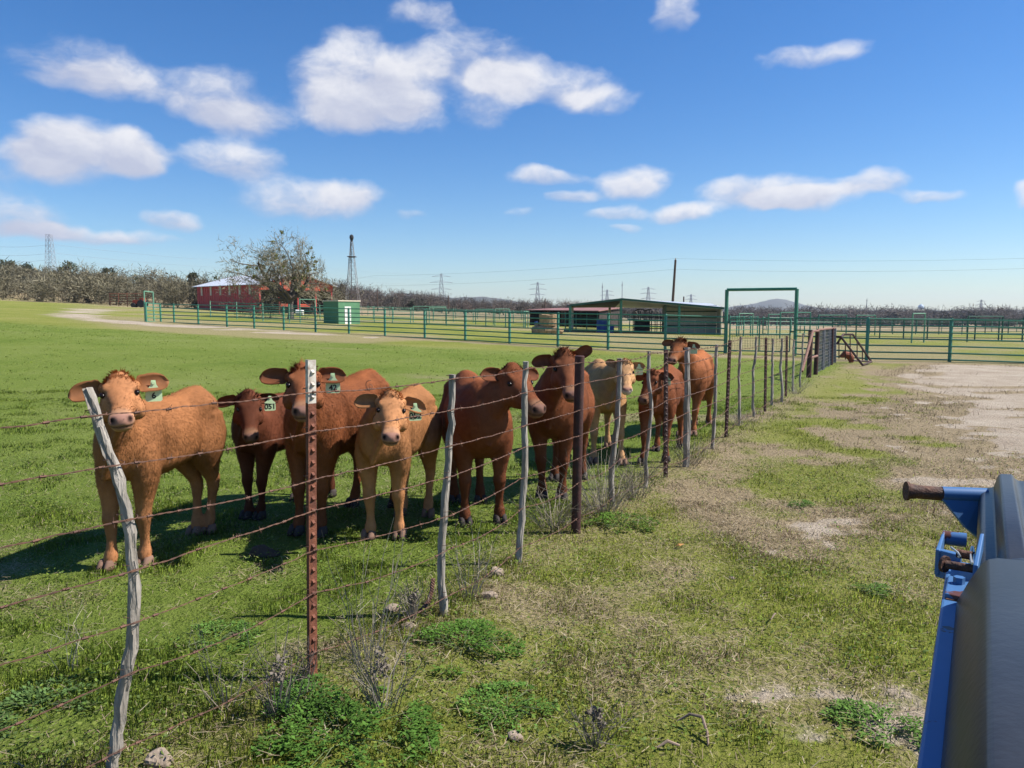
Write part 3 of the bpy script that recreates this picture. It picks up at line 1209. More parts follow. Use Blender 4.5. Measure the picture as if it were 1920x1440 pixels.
def low_shed():
    y = 78
    A, B = col(993, y), col(1122, y - 4)
    t = thing('lean_to_shed', 'low dark open shed with a rusted red roof behind the hay', 'shed', A)
    o = Vector(A)
    zt0, zt1 = at(990, 581, y).z, at(1122, 583, y - 4).z
    dx = (B - A)
    dx.z = 0
    n = Vector((-dx.y, dx.x, 0)).normalized() * 5.0
    P = lambda u, v, z: tuple(dx * u + n * v + Vector((0, 0, z - o.z)))
    m = MB()
    m.hexa([P(0, 1, o.z - .3), P(1, 1, o.z - .3), P(1, 1.03, o.z - .3), P(0, 1.03, o.z - .3)], [P(0, 1, zt0), P(1, 1, zt0), P(1, 1.03, zt0), P(0, 1.03, zt0)])
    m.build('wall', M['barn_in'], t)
    for u in (0, 1):
        m = MB()
        m.hexa([P(u - .004, .02, o.z - .3), P(u + .004, .02, o.z - .3), P(u + .004, .99, o.z - .3), P(u - .004, .99, o.z - .3)], [P(u - .004, .02, zt0 - .1), P(u + .004, .02, zt0 - .1), P(u + .004, .99, zt0), P(u - .004, .99, zt0)])
        m.build('wall', M['barn_in'], t)
    m = MB()
    m.hexa([P(-.03, -.1, zt0 - .05), P(1.03, -.1, zt1 - .05), P(1.03, 1.1, zt0 + .2), P(-.03, 1.1, zt0 + .12)], [P(-.03, -.1, zt0 + .03), P(1.03, -.1, zt1 + .03), P(1.03, 1.1, zt0 + .28), P(-.03, 1.1, zt0 + .2)])
    m.build('roof', M['roof_rust'], t)
    for u in (.01, .25, .5, .75, .985):
        m = MB()
        q = Vector(P(u, 0, o.z - .3))
        m.tube([q, Vector(P(u, 0, zt0 - .06))], .07, 6)
        m.build('post', M['black'], t)
    for u in (.12, .37):
        m = MB()
        m.hexa([P(u, .3, o.z - .2), P(u + .06, .3, o.z - .2), P(u + .06, .34, o.z - .2), P(u, .34, o.z - .2)], [P(u, .3, o.z + 1.5), P(u + .06, .3, o.z + 1.5), P(u + .06, .34, o.z + 1.5), P(u, .34, o.z + 1.5)])
        m.build('board', M['pipe_tan'], t)


low_shed()


def shelter():
    y = 56.0
    dep = 9.0
    L0, AP, RT = at(1069, 571, y), at(1166, 559.5, y), at(1358, 576.5, y)
    g = col(1069, y)
    t = thing('cattle_shelter', 'wide green open-fronted cattle shelter with a walled bay at one end', 'shelter', g)
    o = Vector(g)

    def q(p, dy, z):
        return tuple(Vector((p.x * (1 + dy / y * .55), p.y + dy, z)) - o)
    th = .14
    # left slope, seen from below
    m = MB()
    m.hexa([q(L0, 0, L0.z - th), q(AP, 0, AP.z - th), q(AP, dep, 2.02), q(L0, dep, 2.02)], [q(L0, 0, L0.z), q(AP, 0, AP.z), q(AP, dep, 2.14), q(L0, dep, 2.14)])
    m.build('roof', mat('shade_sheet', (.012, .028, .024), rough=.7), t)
    m = MB()
    m.hexa([q(AP, .001, AP.z - th), q(RT, 0, RT.z - th), q(RT, dep, RT.z + .26), q(AP, dep, 2.03)], [q(AP, .001, AP.z - .03), q(RT, 0, RT.z - .03), q(RT, dep, RT.z + .38), q(AP, dep, 2.15)])
    m.build('roof', M['roof'], t)
    for a, b in ((L0, AP), (AP, RT)):
        m = MB()
        m.hexa([q(a, -.12, a.z - .13), q(b, -.12, b.z - .13), q(b, -.003, b.z - .13), q(a, -.003, a.z - .13)], [q(a, -.12, a.z + .02), q(b, -.12, b.z + .02), q(b, -.003, b.z + .02), q(a, -.003, a.z + .02)])
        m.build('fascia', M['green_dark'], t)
    for px, dy in ((1069, .1), (1164, .1), (1273, .1), (1154, dep - .6), (1080, dep - .6)):
        z1 = float(np.interp(px, [1069, 1166, 1358], [L0.z, AP.z, RT.z])) - .13
        z1 = 2.04 if dy > 1 else z1
        p = col(px, y)
        m = MB()
        m.tube([Vector(q(p, dy, p.z - .4)), Vector(q(p, dy, z1))], .1, 8)
        m.build('post', M['cream'] if dy > 1 else M['green'], t)
    # walled bay at the right end
    bw = mat('bay_sheet', (.62, .61, .53), (.55, .54, .47), 1.5, .7, stretch=(9, 1, 1))
    p0, p1 = col(1249, y), col(1352, y)
    zb = at(1300, 574, y).z
    back = 3.0
    for k in range(5):
        u0, u1 = k / 5, (k + .985) / 5
        a, b = p0.lerp(p1, u0), p0.lerp(p1, u1)
        m = MB()
        m.hexa([q(a, back, a.z - .3), q(b, back, b.z - .3), q(b, back + .06, b.z - .3), q(a, back + .06, a.z - .3)], [q(a, back, zb + .1), q(b, back, zb + .1), q(b, back + .06, zb + .1), q(a, back + .06, zb + .1)])
        m.build('sheet', bw, t)
    for z in (.55, 1.15, 1.62):
        m = MB()
        m.hexa([q(p0, back - .1, p0.z + z), q(p1, back - .1, p0.z + z), q(p1, back - .003, p0.z + z), q(p0, back - .003, p0.z + z)], [q(p0, back - .1, p0.z + z + .08), q(p1, back - .1, p0.z + z + .08), q(p1, back - .003, p0.z + z + .08), q(p0, back - .003, p0.z + z + .08)])
        m.build('girt', M['green_dark'], t)
    for pp, s in ((p0, -1), (p1, 1)):
        m = MB()
        e = Vector((.05 * s, 0, 0))
        vb = [Vector(q(pp, .2, pp.z - .3)), Vector(q(pp, back, pp.z - .3)), Vector(q(pp, back, pp.z - .3)) + e, Vector(q(pp, .2, pp.z - .3)) + e]
        zt = zb - .05 if s > 0 else zb + .08
        vt = [Vector((v.x, v.y, zt - o.z)) for v in vb]
        m.hexa(vb, vt)
        m.build('end_wall', M['green_dark'] if s < 0 else bw, t)
    for px in (1352,):
        p = col(px, y)
        m = MB()
        m.tube([Vector(q(p, .05, p.z - .3)), Vector(q(p, .05, RT.z - .2))], .07, 6)
        m.build('post', M['cream'], t)


shelter()


def clutter():
    # handling equipment in the shade of the shelter
    p = col(1190, 60)
    t = thing('cattle_chute', 'black tubular cattle chute standing in the shelter shade', 'cattle chute', p)
    W, Hh = 2.6, 1.7
    for u in np.linspace(0, W, 7):
        for v in (0, .8):
            m = MB()
            m.tube([(u, v, -.2), (u, v, Hh - .3 * (u > 1.5))], .035, 5)
            m.build('upright', M['black'], t)
    for z in (.3, .6, .9, 1.2):
        for v in (0, .8):
            m = MB()
            m.tube([(0, v, z), (W, v, z)], .03, 5)
            m.build('rail', M['black'], t)
    m = MB()
    m.tube([(0, 0, Hh), (.4, 0, Hh + .12), (.9, .4, Hh), (1.4, .8, Hh + .1)], .05, 5)
    m.build('head_bar', M['black'], t)
    m = MB()
    m.box((.6, .4, .55), (1.1, .7, .9))
    m.build('side_plate', M['black'], t)
    for k, (px, w, h, lab) in enumerate(((1129, .85, .95, 'blue plastic drum beside the shelter post'), (1145, .5, .6, 'small blue tub next to the bigger blue drum'), (1005, .3, .5, 'blue bucket by the hay beside the low shed'), (1016, .35, .42, 'low blue tub close to the hay under the shed eave'))):
        p = col(px, 58 if k < 2 else 69)
        m = MB()
        prof = [(-.02, .46), (.0, .5), (.1, .5), (.33, .5), (.35, .53), (.38, .5), (.66, .5), (.68, .53), (.71, .5), (.95, .5), (1, .47)]
        m.tube([(0, 0, z * h) for z, r_ in prof], [r_ * w for z, r_ in prof], 14)
        d = tag(m.build('drum', M['blue_drum'], org=(0, 0, 0)), lab, 'drum', 'blue plastic containers by the sheds')
        d.location = p
    # hay
    hp = gp(1025, 627)
    hay_lab = ['round hay bale set on top of the hay pile', 'loose hay lump at the shed end of the pile', 'second hay lump in the pile front row', 'hay lump under the round bale', 'hay lump near the fence post end of the pile', 'outermost hay lump at the shelter end of the pile', 'hay lump leaning behind the pile front', 'hay lump tucked behind the round bale']
    spots_ = [(1029, .0, .55, .62, .75), (1006, -.2, 0, .5, .5), (1017, -.3, 0, .55, .55), (1028, -.3, 0, .55, .55), (1039, -.3, 0, .5, .55), (1048, -.2, 0, .45, .45), (1013, .4, .15, .5, .6), (1038, .4, .15, .5, .6)]
    for k, (px, dy, z, rad, hh) in enumerate(spots_):
        q = col(px, hp.y + dy)
        m = MB()
        r = np.random.default_rng(k)
        if k == 0:
            m.tube([(0, 0, 0), (0, 0, .05), (0, 0, hh - .06), (0, 0, hh)], [rad * .95, rad, rad, rad * .94], 18)
        else:
            m.tube([(-rad * .55, 0, hh * .45), (-rad * .5, 0, hh * .48), (0, 0, hh * .5), (rad * .5, 0, hh * .48), (rad * .56, 0, hh * .45)], [hh * .3, hh * .5, hh * .56, hh * .5, hh * .28], 12)
        m.v = [tuple(np.array(v) * (1 + r.normal(0, .035))) for v in m.v]
        ob = tag(m.build('hay_bale', M['hay'], smooth=False), hay_lab[k], 'hay', 'hay pile in the paddock')
        ob.location = (q.x, q.y, q.z + z)
        ob.rotation_euler = (0, 0, r.uniform(-.5, .5) if k else 0)
    # white trough behind the oak
    p = col(562, 92)
    m = MB()
    m.tube([(-.75, 0, .55), (-.7, 0, .6), (.7, 0, .6), (.75, 0, .55)], [.3, .55, .55, .3], 14)
    m.box((-.45, 0, .1), (.1, .8, .5))
    m.box((.45, 0, .1), (.1, .8, .5))
    m.v = [(x * .6, y_ * .6, z * .6) for x, y_, z in m.v]
    ob = tag(m.build('water_tank', M['white']), 'white rounded tank standing behind the oak trunk', 'tank')
    ob.location = p
    # rusty feeder seen through the rails below the barn
    p = gp(463, 587)
    t = thing('hay_ring', 'dark rusty round feeder on the grass below the barn', 'feeder', p)
    for z in (.15, .5, .85):
        m = MB()
        m.tube([(math.cos(a) * .85, math.sin(a) * .85, z) for a in np.linspace(0, 2 * math.pi, 21)], .05, 5)
        m.build('hoop', M['rust_dark'], t)
    for k in range(10):
        a = k * .628
        m = MB()
        m.tube([(math.cos(a) * .85, math.sin(a) * .85, 0), (math.cos(a) * .85, math.sin(a) * .85, .9)], .04, 5)
        m.build('bar', M['rust_dark'], t)
    # red machine and the rusty panel at the brush edge
    p = col(261, 104)
    t = thing('tractor', 'tiny orange-red tractor parked at the brush edge', 'tractor', p)
    m = MB()
    m.box((-.2, 0, .75), (1.1, .5, .5)); m.box((.5, 0, 1.0), (.5, .7, .55))
    m.build('body', M['barn_gable'], t)
    for (x, y_, r_) in ((.5, .5, .5), (.5, -.5, .5), (-.6, .42, .3), (-.6, -.42, .3)):
        m = MB()
        m.tube([(x, y_ - .12, r_), (x, y_ + .12, r_)], r_, 12)
        m.build('wheel', M['black'], t)
    t = thing('rusty_panel_fence', 'rusty brown pipe panel at the edge of the brush', 'fence panel', col(206, 107))
    for z in (.25, .6, .95, 1.3, 1.65):
        m = MB()
        m.tube([(0, 0, z), (1.6, .2, z), (4.8, 0, z)], .05, 4)
        m.build('rail', M['rust'], t)
    for x in (0, 1.2, 2.4, 3.6, 4.8):
        m = MB()
        m.tube([(x, .08, -.2), (x, .08, 1.75)], .06, 4)
        m.build('upright', M['rust'], t)


clutter()


# ------------------------------------------------------------------ windmill, pylons, poles
def lattice(t, h, w0, w1, n, r, m_, name='brace', legname='leg', arms=()):
    """square lattice tower standing at the origin of t"""
    cor = [(-1, -1), (1, -1), (1, 1), (-1, 1)]
    wf = lambda z: w0 + (w1 - w0) * (z / h) ** .8
    for (a, b) in cor:
        m = MB()
        zs = np.linspace(0, h, n + 1)
        m.tube([(a * wf(z) / 2, b * wf(z) / 2, z - (.4 if z == 0 else 0)) for z in zs], r, 4)
        m.build(legname, m_, t)
    zs = np.linspace(0, h, n + 1)
    m = MB()
    for z0, z1 in zip(zs[:-1], zs[1:]):
        for k in range(4):
            a, b = cor[k], cor[(k + 1) % 4]
            p0, p1 = Vector((a[0] * wf(z0) / 2, a[1] * wf(z0) / 2, z0)), Vector((b[0] * wf(z1) / 2, b[1] * wf(z1) / 2, z1))
            q0, q1 = Vector((b[0] * wf(z0) / 2, b[1] * wf(z0) / 2, z0)), Vector((a[0] * wf(z1) / 2, a[1] * wf(z1) / 2, z1))
            m.tube([p0, p1], r * .6, 3)
            m.tube([q0, q1], r * .6, 3)
            m.tube([p1, q1], r * .6, 3)
    o = m.build(name, m_, t)
    o['kind'] = 'stuff'


def windmill():
    y = 108
    p = col(662, y)
    top = at(660, 452, y).z - p.z
    t = thing('windmill_tower', 'old windmill tower of steel lattice with ladder and bladeless head', 'windmill', p)
    mm = mat('windmill_steel', (.30, .29, .29), (.16, .13, .12), 3, .7)
    lattice(t, top, 2.3, .28, 9, .026, mm)
    m = MB()
    m.tube([(-.1, -.6, 0), (-.05, -.15, top)], .06, 6)
    m.build('standpipe', M['ironwork'], t)
    m = MB()
    m.tube([(-.75, -.7, top * .2), (-.35, -.3, top * .8)], .035, 4); m.tube([(-.5, -.8, top * .2), (-.15, -.35, top * .8)], .035, 4)
    m.build('ladder', mm, t)
    m = MB()
    m.box((0, 0, top * .79), (1.1, 1.1, .1))
    m.build('platform', M['ironwork'], t)
    m = MB()
    m.tube([(0, 0, top - .1), (0, 0, top + .2), (0, 0, top + .45), (0, 0, top + .75), (0, 0, top + .9)], [.12, .22, .3, .26, .08], 8)
    m.build('head', M['black'], t)


windmill()

PYL = [(97, 440, 500, 240, 'tall narrow lattice pylon rising from the brushy hill'), (828, 513, 560, 620, 'three-armed pylon to the windmill side over the woodland'), (1008, 529, 563, 800, 'grey pylon above the low shed with rust roof'),
       (1138, 543, 562, 900, 'small pylon just beside the twin antenna masts'), (1215, 538, 572, 950, 'pylon above the shelter roof before the wooden pole'), (1295, 552, 574, 1100, 'smallest pylon between the wooden pole and the green arch'), (1838, 562, 585, 700, 'faint pylon over the woodland at the far end past the water tower')]
for i, (px, yt, yb, y, lab) in enumerate(PYL):
    p = col(px, y)
    top = at(px, yt, y).z - p.z
    t = thing('transmission_pylon', lab, 'pylon', p, rz=.3 * i, group='pylons along the power line')
    w = top * .2 if i == 0 else top * .24
    lattice(t, top, w, w * (.42 if i == 0 else .14), 9 if i == 0 else 6, .0011 * y * .22, M['steel_lattice'])
    if i:
        for k, f in enumerate((.58, .76, .92)):
            L_ = top * (.27, .31, .25)[k]
            m = MB()
            m.tube([(-L_, 0, top * f), (0, 0, top * f + top * .02), (L_, 0, top * f)], .0011 * y * .2, 4)
            m.tube([(-L_, 0, top * f), (0, 0, top * (f + .06)), (L_, 0, top * f)], .0011 * y * .12, 3)
            m.build('arm', M['steel_lattice'], t)
            t.rotation_euler = (0, 0, .15)
for px, yt, y, lab in ((1129, 531, 800, 'thin antenna mast with its pylon neighbour behind it'), (1166, 527, 900, 'taller thin antenna mast above the shelter ridge'), (1624, 559, 900, 'lone thin mast over the woodland past the fence corner')):
    p = col(px, y)
    m = MB()
    hgt = at(px, yt, y).z - p.z
    m.tube([(0, 0, -1), (0, 0, hgt * .9), (0, 0, hgt)], [.5, .4, .15], 5)
    m.tube([(0, 0, hgt * .86), (0, 0, hgt * .89)], [.9, .9], 6)
    o = tag(m.build('antenna_mast', M['steel_lattice']), lab, 'mast', 'antenna masts on the horizon')
    o.location = p

# water tower far off
p = col(1726, 1500)
t = thing('water_tower', 'distant pale blue water tower over the woodland', 'water tower', p)
zt = at(1726, 570, 1500).z - p.z
mw = mat('tower_paint', (.35, .45, .55), rough=.5)
m = MB()
m.tube([(0, 0, zt - 12), (0, 0, zt - 9), (0, 0, zt - 6), (0, 0, zt - 3), (0, 0, zt)], [1.5, 4.5, 5.5, 4.5, .5], 16)
m.build('tank', mw, t, True)
m = MB()
m.tube([(0, 0, -2), (0, 0, zt - 11)], 1.2, 8)
m.build('stem', mw, t)

# wooden poles
POLE = None
for px, yt, y, r_, lab in ((1261, 487, 82, .14, 'tall dark wooden power pole rising behind the shelter'), (1281, 556, 150, .16, 'short pole stub seen just past the tall wooden pole'), (1022, 560, 150, .14, 'thin wooden pole behind the low rust-roofed shed'), (841, 554, 170, .14, 'small pole in front of the woodland mid-pasture'), (708, 543, 150, .12, 'pale leaning pole near the windmill tower')):
    p = col(px, y)
    hgt = at(px, yt, y).z - p.z
    t = thing('utility_pole', lab, 'pole', p, group='wooden poles')
    m = MB()
    ln = .35 if px == 1261 else 0
    m.tube([(-ln * .6, 0, -.5), (0, 0, hgt * .5), (ln * .5, 0, hgt)], [r_ * 1.15, r_, r_ * .8], 8)
    m.build('shaft', M['pole'], t)
    if px == 1261:
        POLE = (p, hgt)
        m = MB()
        m.tube([(ln * .5, 0, hgt), (ln * .5, 0, hgt + .16)], [.05, .07], 8)
        m.build('insulator', M['cream'], t)


def cable(name, pts, r_, sag, lab, grp, m_):
    m = MB()
    path = []
    for a, b in zip(pts[:-1], pts[1:]):
        a, b = Vector(a), Vector(b)
        for k in range(17):
            u = k / 16
            q = a.lerp(b, u)
            q.z -= sag * 4 * u * (1 - u)
            path.append(q)
    m.tube(path, r_, 4)
    return tag(m.build(name, m_), lab, 'cable', grp)


pp, ph = POLE
cable_m = mat('cable', (.05, .05, .055), rough=.6)
for k, (dz, yl, yr) in enumerate(((.12, 503, 480), (-1.0, 522, 499))):
    c0 = pp + Vector((.15, -.16, ph + dz))
    cable('power_line', [at(560, yl + 22, 105), at(700, yl + 14, 100), c0, at(2050, yr, 68)], .006, .35, ('upper wire strung across the sky from the tall wooden pole', 'lower wire strung across the sky from the tall wooden pole')[k], 'wires on the wooden pole', cable_m)
for k, (y0, y1) in enumerate(((458, 490), (474, 503), (486, 512))):
    cable('transmission_line', [at(-60, y0 - 2, 236), at(97, y0, 238), at(470, y1, 420), at(828, 517 + k * 9, 618)], .028, 1.0, ('highest transmission wire running past the tall pylon', 'middle transmission wire running past the tall pylon', 'lowest transmission wire running past the tall pylon')[k], 'transmission wires', mat('far_wire', (.25, .28, .33), rough=.6))


# ------------------------------------------------------------------ green pipe fences
RAILS = (.07, .30, .535, .77, 1.0, 1.23, 1.46)


def post_at(px, top, bot, hgt=1.5):
    y = 1440 * hgt / (bot - top) * .9975
    q = at(px, bot, y)
    return Vector((q.x, q.y, q.z))


MAIN = [(275, 567, 611.5), (302, 569.5, 612.5), (327, 570, 613.5), (372.5, 571, 616), (426, 572, 619), (477, 573, 621), (532.5, 574.5, 623.5), (592, 575.8, 626.3), (654.5, 578, 629), (722, 579.5, 632.5), (796.5, 581, 636), (872.5, 583, 640), (955.5, 585, 645), (1046, 586.3, 649.5), (1140, 587.8, 654.3), (1247, 589.5, 659)]
MAINP = [post_at(*q) for q in MAIN]
GL, GR = gp(1360, 662.5), gp(1490, 667)
RIGHTP = [post_at(1624.5, 595.5, 675.8), post_at(1780, 597.5, 678.5), post_at(1948, 600, 684), post_at(2130, 602, 690)]


def pipe_fence(name, label, posts, rails, m_, hgt=1.5, pr=.060, rr=.030, group=None, ends=None):
    t = thing(name, label, 'fence', posts[0], group=group)
    o = Vector(posts[0])
    for k, p in enumerate(posts):
        if ends and k in ends:
            continue
        m = MB()
        q = Vector(p) - o
        m.tube([q + Vector((0, 0, -.3)), q + Vector((0, 0, hgt - .02)), q + Vector((0, 0, hgt + .01))], [pr, pr, pr * .75], 8)
        m.build('post', m_, t, True)
    d = (Vector(posts[-1]) - o).normalized()
    n = Vector((d.y, -d.x, 0))
    if n.y > 0:
        n = -n
    for z in rails:
        m = MB()
        m.tube([Vector(p) - o + Vector((0, 0, z)) + n * (pr * .6) for p in posts], rr, 6)
        m.build('rail', m_, t)
    return t


pipe_fence('pipe_fence', 'long green seven-rail pipe fence running from the arch toward the barn', MAINP + [GL], RAILS, M['green'], ends=(len(MAINP),))
pipe_fence('pipe_fence', 'green seven-rail pipe fence on the yard side of the arched gate', [GR] + RIGHTP, RAILS, M['green'], ends=(0,))


def arch(label, A, B, top, m_, r_=.06, brace=False):
    t = thing('gate_arch', label, 'gate arch', A, group='green gate arches')
    o = Vector(A)
    B = Vector(B)
    for p in (o, B):
        m = MB()
        m.tube([p - o + Vector((0, 0, -.3)), Vector((p.x - o.x, p.y - o.y, top - o.z))], r_, 8)
        m.build('post', m_, t, True)
    m = MB()
    m.tube([Vector((0, 0, top - o.z)), Vector((B.x - o.x, B.y - o.y, top - o.z))], r_ * .8, 8)
    m.build('crossbar', m_, t, True)
    return t


arch('tall green pipe arch over the gate in the pipe fence', GL, GR, at(1425, 542.5, (GL.y + GR.y) / 2).z, M['green'], .075)


def main_gate():
    d = GR - GL
    ln = d.length
    t = thing('pipe_gate', 'closed green pipe gate with wire mesh lower half under the tall arch', 'gate', GL, rz=math.atan2(d.y, d.x))
    a, b = .16, ln - .2
    Z = (.12, .78, 1.4)
    for z in Z:
        m = MB()
        m.tube([(a, 0, z), (b, 0, z)], .028, 6)
        m.build('rail', M['green'], t)
    for x in (a, (a + b) / 2, b):
        m = MB()
        m.tube([(x, 0, Z[0]), (x, 0, Z[-1])], .028, 6)
        m.build('upright', M['green'], t)
    m = MB()
    for x in np.arange(a + .1, b, .1):
        m.tube([(x, 0, Z[0]), (x, 0, Z[1])], .004, 3)
    for z in np.arange(Z[0] + .1, Z[1], .1):
        m.tube([(a, 0, z), (b, 0, z)], .004, 3)
    o = m.build('wire_mesh', M['green_dark'], t)
    o['kind'] = 'stuff'
    for x, zz in ((.08, .3), (.08, 1.25), (b + .08, .9)):
        m = MB()
        m.box((x, 0, zz), (.16, .05, .06))
        m.build('hinge' if x < 1 else 'latch', M['green_dark'], t)


main_gate()

# arch at the barn end of the fence
A = MAINP[0]
Bq = col(289, A.y + 2.6)
arch('slim green pipe arch at the barn end of the long fence', A + Vector((-.12, .1, 0)), Bq, at(275, 546, A.y).z, M['green_pale'], .05)


def line(pxs, ys, n):
    return [col(float(np.interp(i, [0, n - 1], pxs)), float(np.interp(i, [0, n - 1], ys))) for i in range(n)]


R5 = (.15, .45, .75, 1.05, 1.35)
R3 = (.3, .8, 1.3)
pens = [('faded green inner fence crossing the grass below the barn', (395, 592), (66, 57), 5, R5, M['green_pale']),
        ('pale green pen fence behind the white-door hut', (600, 770), (70, 72), 6, R5, M['green_pale']),
        ('pale green pen fence beyond the mid pasture rails', (700, 1000), (84, 80), 9, R3, M['green_pale']),
        ('green pen fence back of the hay paddock', (800, 985), (66, 64), 6, R5, M['green']),
        ('green pen rails seen between shelter post and hay', (1060, 1120), (62, 62), 4, R5, M['green']),
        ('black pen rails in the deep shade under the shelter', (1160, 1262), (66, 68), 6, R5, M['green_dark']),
        ('green crowding pen seen through the arched gate', (1368, 1420), (52, 56), 5, R5, M['green']),
        ('green alley fence beyond the arched gate', (1430, 1560), (58, 60), 6, R5, M['green']),
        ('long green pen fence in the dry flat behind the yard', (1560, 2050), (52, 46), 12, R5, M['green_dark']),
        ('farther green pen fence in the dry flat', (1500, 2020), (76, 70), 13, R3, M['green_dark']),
        ('last green pen fence before the woodland', (1390, 2000), (105, 98), 14, R3, M['green_pale']),
        ('far pale pen fence between hut and shelter', (690, 1060), (110, 108), 10, R3, M['green_pale'])]
for lab, pxs, ys, n, rl, mm in pens:
    pipe_fence('pen_fence', lab, line(pxs, ys, n), rl, mm, 1.42, .045, .022, group='green pens beyond the pipe fence')
arches = [(563, 592, 60, 561.5, 'green arch in front of the hut dark wall', M['green_pale']), (775, 836, 75, 574.5, 'pale green double arch beyond mid pasture', M['green_pale']), (805, 836, 74.5, 577, 'narrow inner arch of the pale double arch', M['green_pale']),
          (892, 925, 74, 580, 'small green arch before the dry pen', M['green']), (928, 955, 70, 579.5, 'pale green arch next to the small dry pen arch', M['green_pale']), (982, 990, 66, 584, 'slim arch against the low shed wall', M['green_pale']),
          (1385, 1411, 54, 588, 'white-topped small arch framed by the tall gate arch', M['green_pale']), (1440, 1462, 58, 589.5, 'dark small arch near the centre of the gate view', M['green']), (1462, 1518, 50, 586, 'green arch crossing behind the tall gate post', M['green']),
          (1534, 1586, 62, 591, 'wide low arch just past the tall gate', M['green']), (1605, 1640, 62, 591.3, 'low arch between tall gate and first yard post', M['green']), (1709, 1732, 44, 588, 'narrow pale-topped arch midway along the yard fence', M['green_pale']),
          (1813, 1878, 46, 593.5, 'broad dark arch over the pens at the photo edge', M['green_dark'])]
for x0, x1, y, top, lab, mm in arches:
    arch(lab, col(x0, y), col(x1, y + .6), at(x0, top, y).z, mm, .045)

exec_order = 2

# ------------------------------------------------------------------ barbed wire fence
def stave(path, r0, seed, n=10):
    """crooked cedar stave through world points (top to bottom)"""
    r = np.random.default_rng(seed)
    pts = [Vector(p) for p in path]
    P = []
    for i in range(len(pts) - 1):
        for k in range(4):
            P.append(pts[i].lerp(pts[i + 1], k / 4))
    P.append(pts[-1])
    m = MB()
    rr = []
    for i, p in enumerate(P):
        rr.append(r0 * (.78 + .26 * i / len(P)) * (1 + r.normal(0, .045)))
        if 0 < i < len(P) - 1:
            P[i] = p + Vector((r.normal(0, .0035), r.normal(0, .0035), 0))
    m.tube(P, rr, n)
    gv = 1 + r.normal(0, .07, n)
    cs_ = [P[i // n] for i in range(len(m.v))]
    m.v = [tuple(c_ + (Vector(v) - c_) * float(gv[(i + (i // n) // 7) % n] * (1 + .05 * math.sin(i // n * .9 + i % n * 1.9)))) for i, (v, c_) in enumerate(zip(m.v, cs_))]
    ph = r.uniform(0, 6.28)
    m.v = [tuple(Vector(v) + Vector((math.sin(ph + i * 2.1) * .0035, math.cos(ph + i * 1.7) * .0035, 0))) for i, v in enumerate(m.v)]
    return m


def fpost(px, base_py, top_px, top_py):
    b = gp(px, base_py)
    t = at(top_px, top_py, b.y)
    return b, t


TURN = -1
STRANDS = (1.30, 1.13, .93, .765, .575, .385, .12)
bwf = thing('barbed_wire_fence', 'rusty barbed wire fence of crooked grey staves and steel posts beside the calves', 'fence', (0, 0, 0))
r = np.random.default_rng(17)
# the crooked stave nearest the camera
bA = col(205, 2.62)
yA = 2.62
pathA = [at(164, 728, yA), at(186, 800, yA), at(224, 900, yA), at(243, 1000, yA), at(253, 1100, yA), at(247, 1215, yA), at(228, 1320, yA), at(212, 1430, yA), bA + Vector((.0, 0, -.15))]
m = stave(pathA, .0205, 1, 14)
o = m.build('wooden_stave', M['wood'], bwf, True)
o['label'] = 'bent pale grey stave crossing in front of the tan calf'
NODES = [('A', bA, pathA[0])]
extra = [(-1.75, -1.2)]
specs = [('t', 588, 1272, 585, 675), ('w', 835, 1152, 848, 702), ('w', 968, 1056, 986, 678), ('p', 1079, 997, 1087, 668), ('w', 1152, 950, 1162, 672), ('w', 1212, 916, 1217, 658), ('t', 1249, 893.5, 1250, 656), ('f', 1286, 874, 1289, 651),
         ('w', 1334, 842, 1344, 646), ('t', 1362, 821, 1369.5, 638), ('w', 1385, 798, 1389, 631), ('w', 1414, 781, 1418, 631), ('t', 1435, 771.5, 1437, 633), ('w', 1447, 760, 1449, 635), ('w', 1465, 754, 1466, 634), ('t', 1474, 743, 1476, 630), ('w', 1487, 733, 1488, 637), ('w', 1500.5, 726, 1506, 625)]
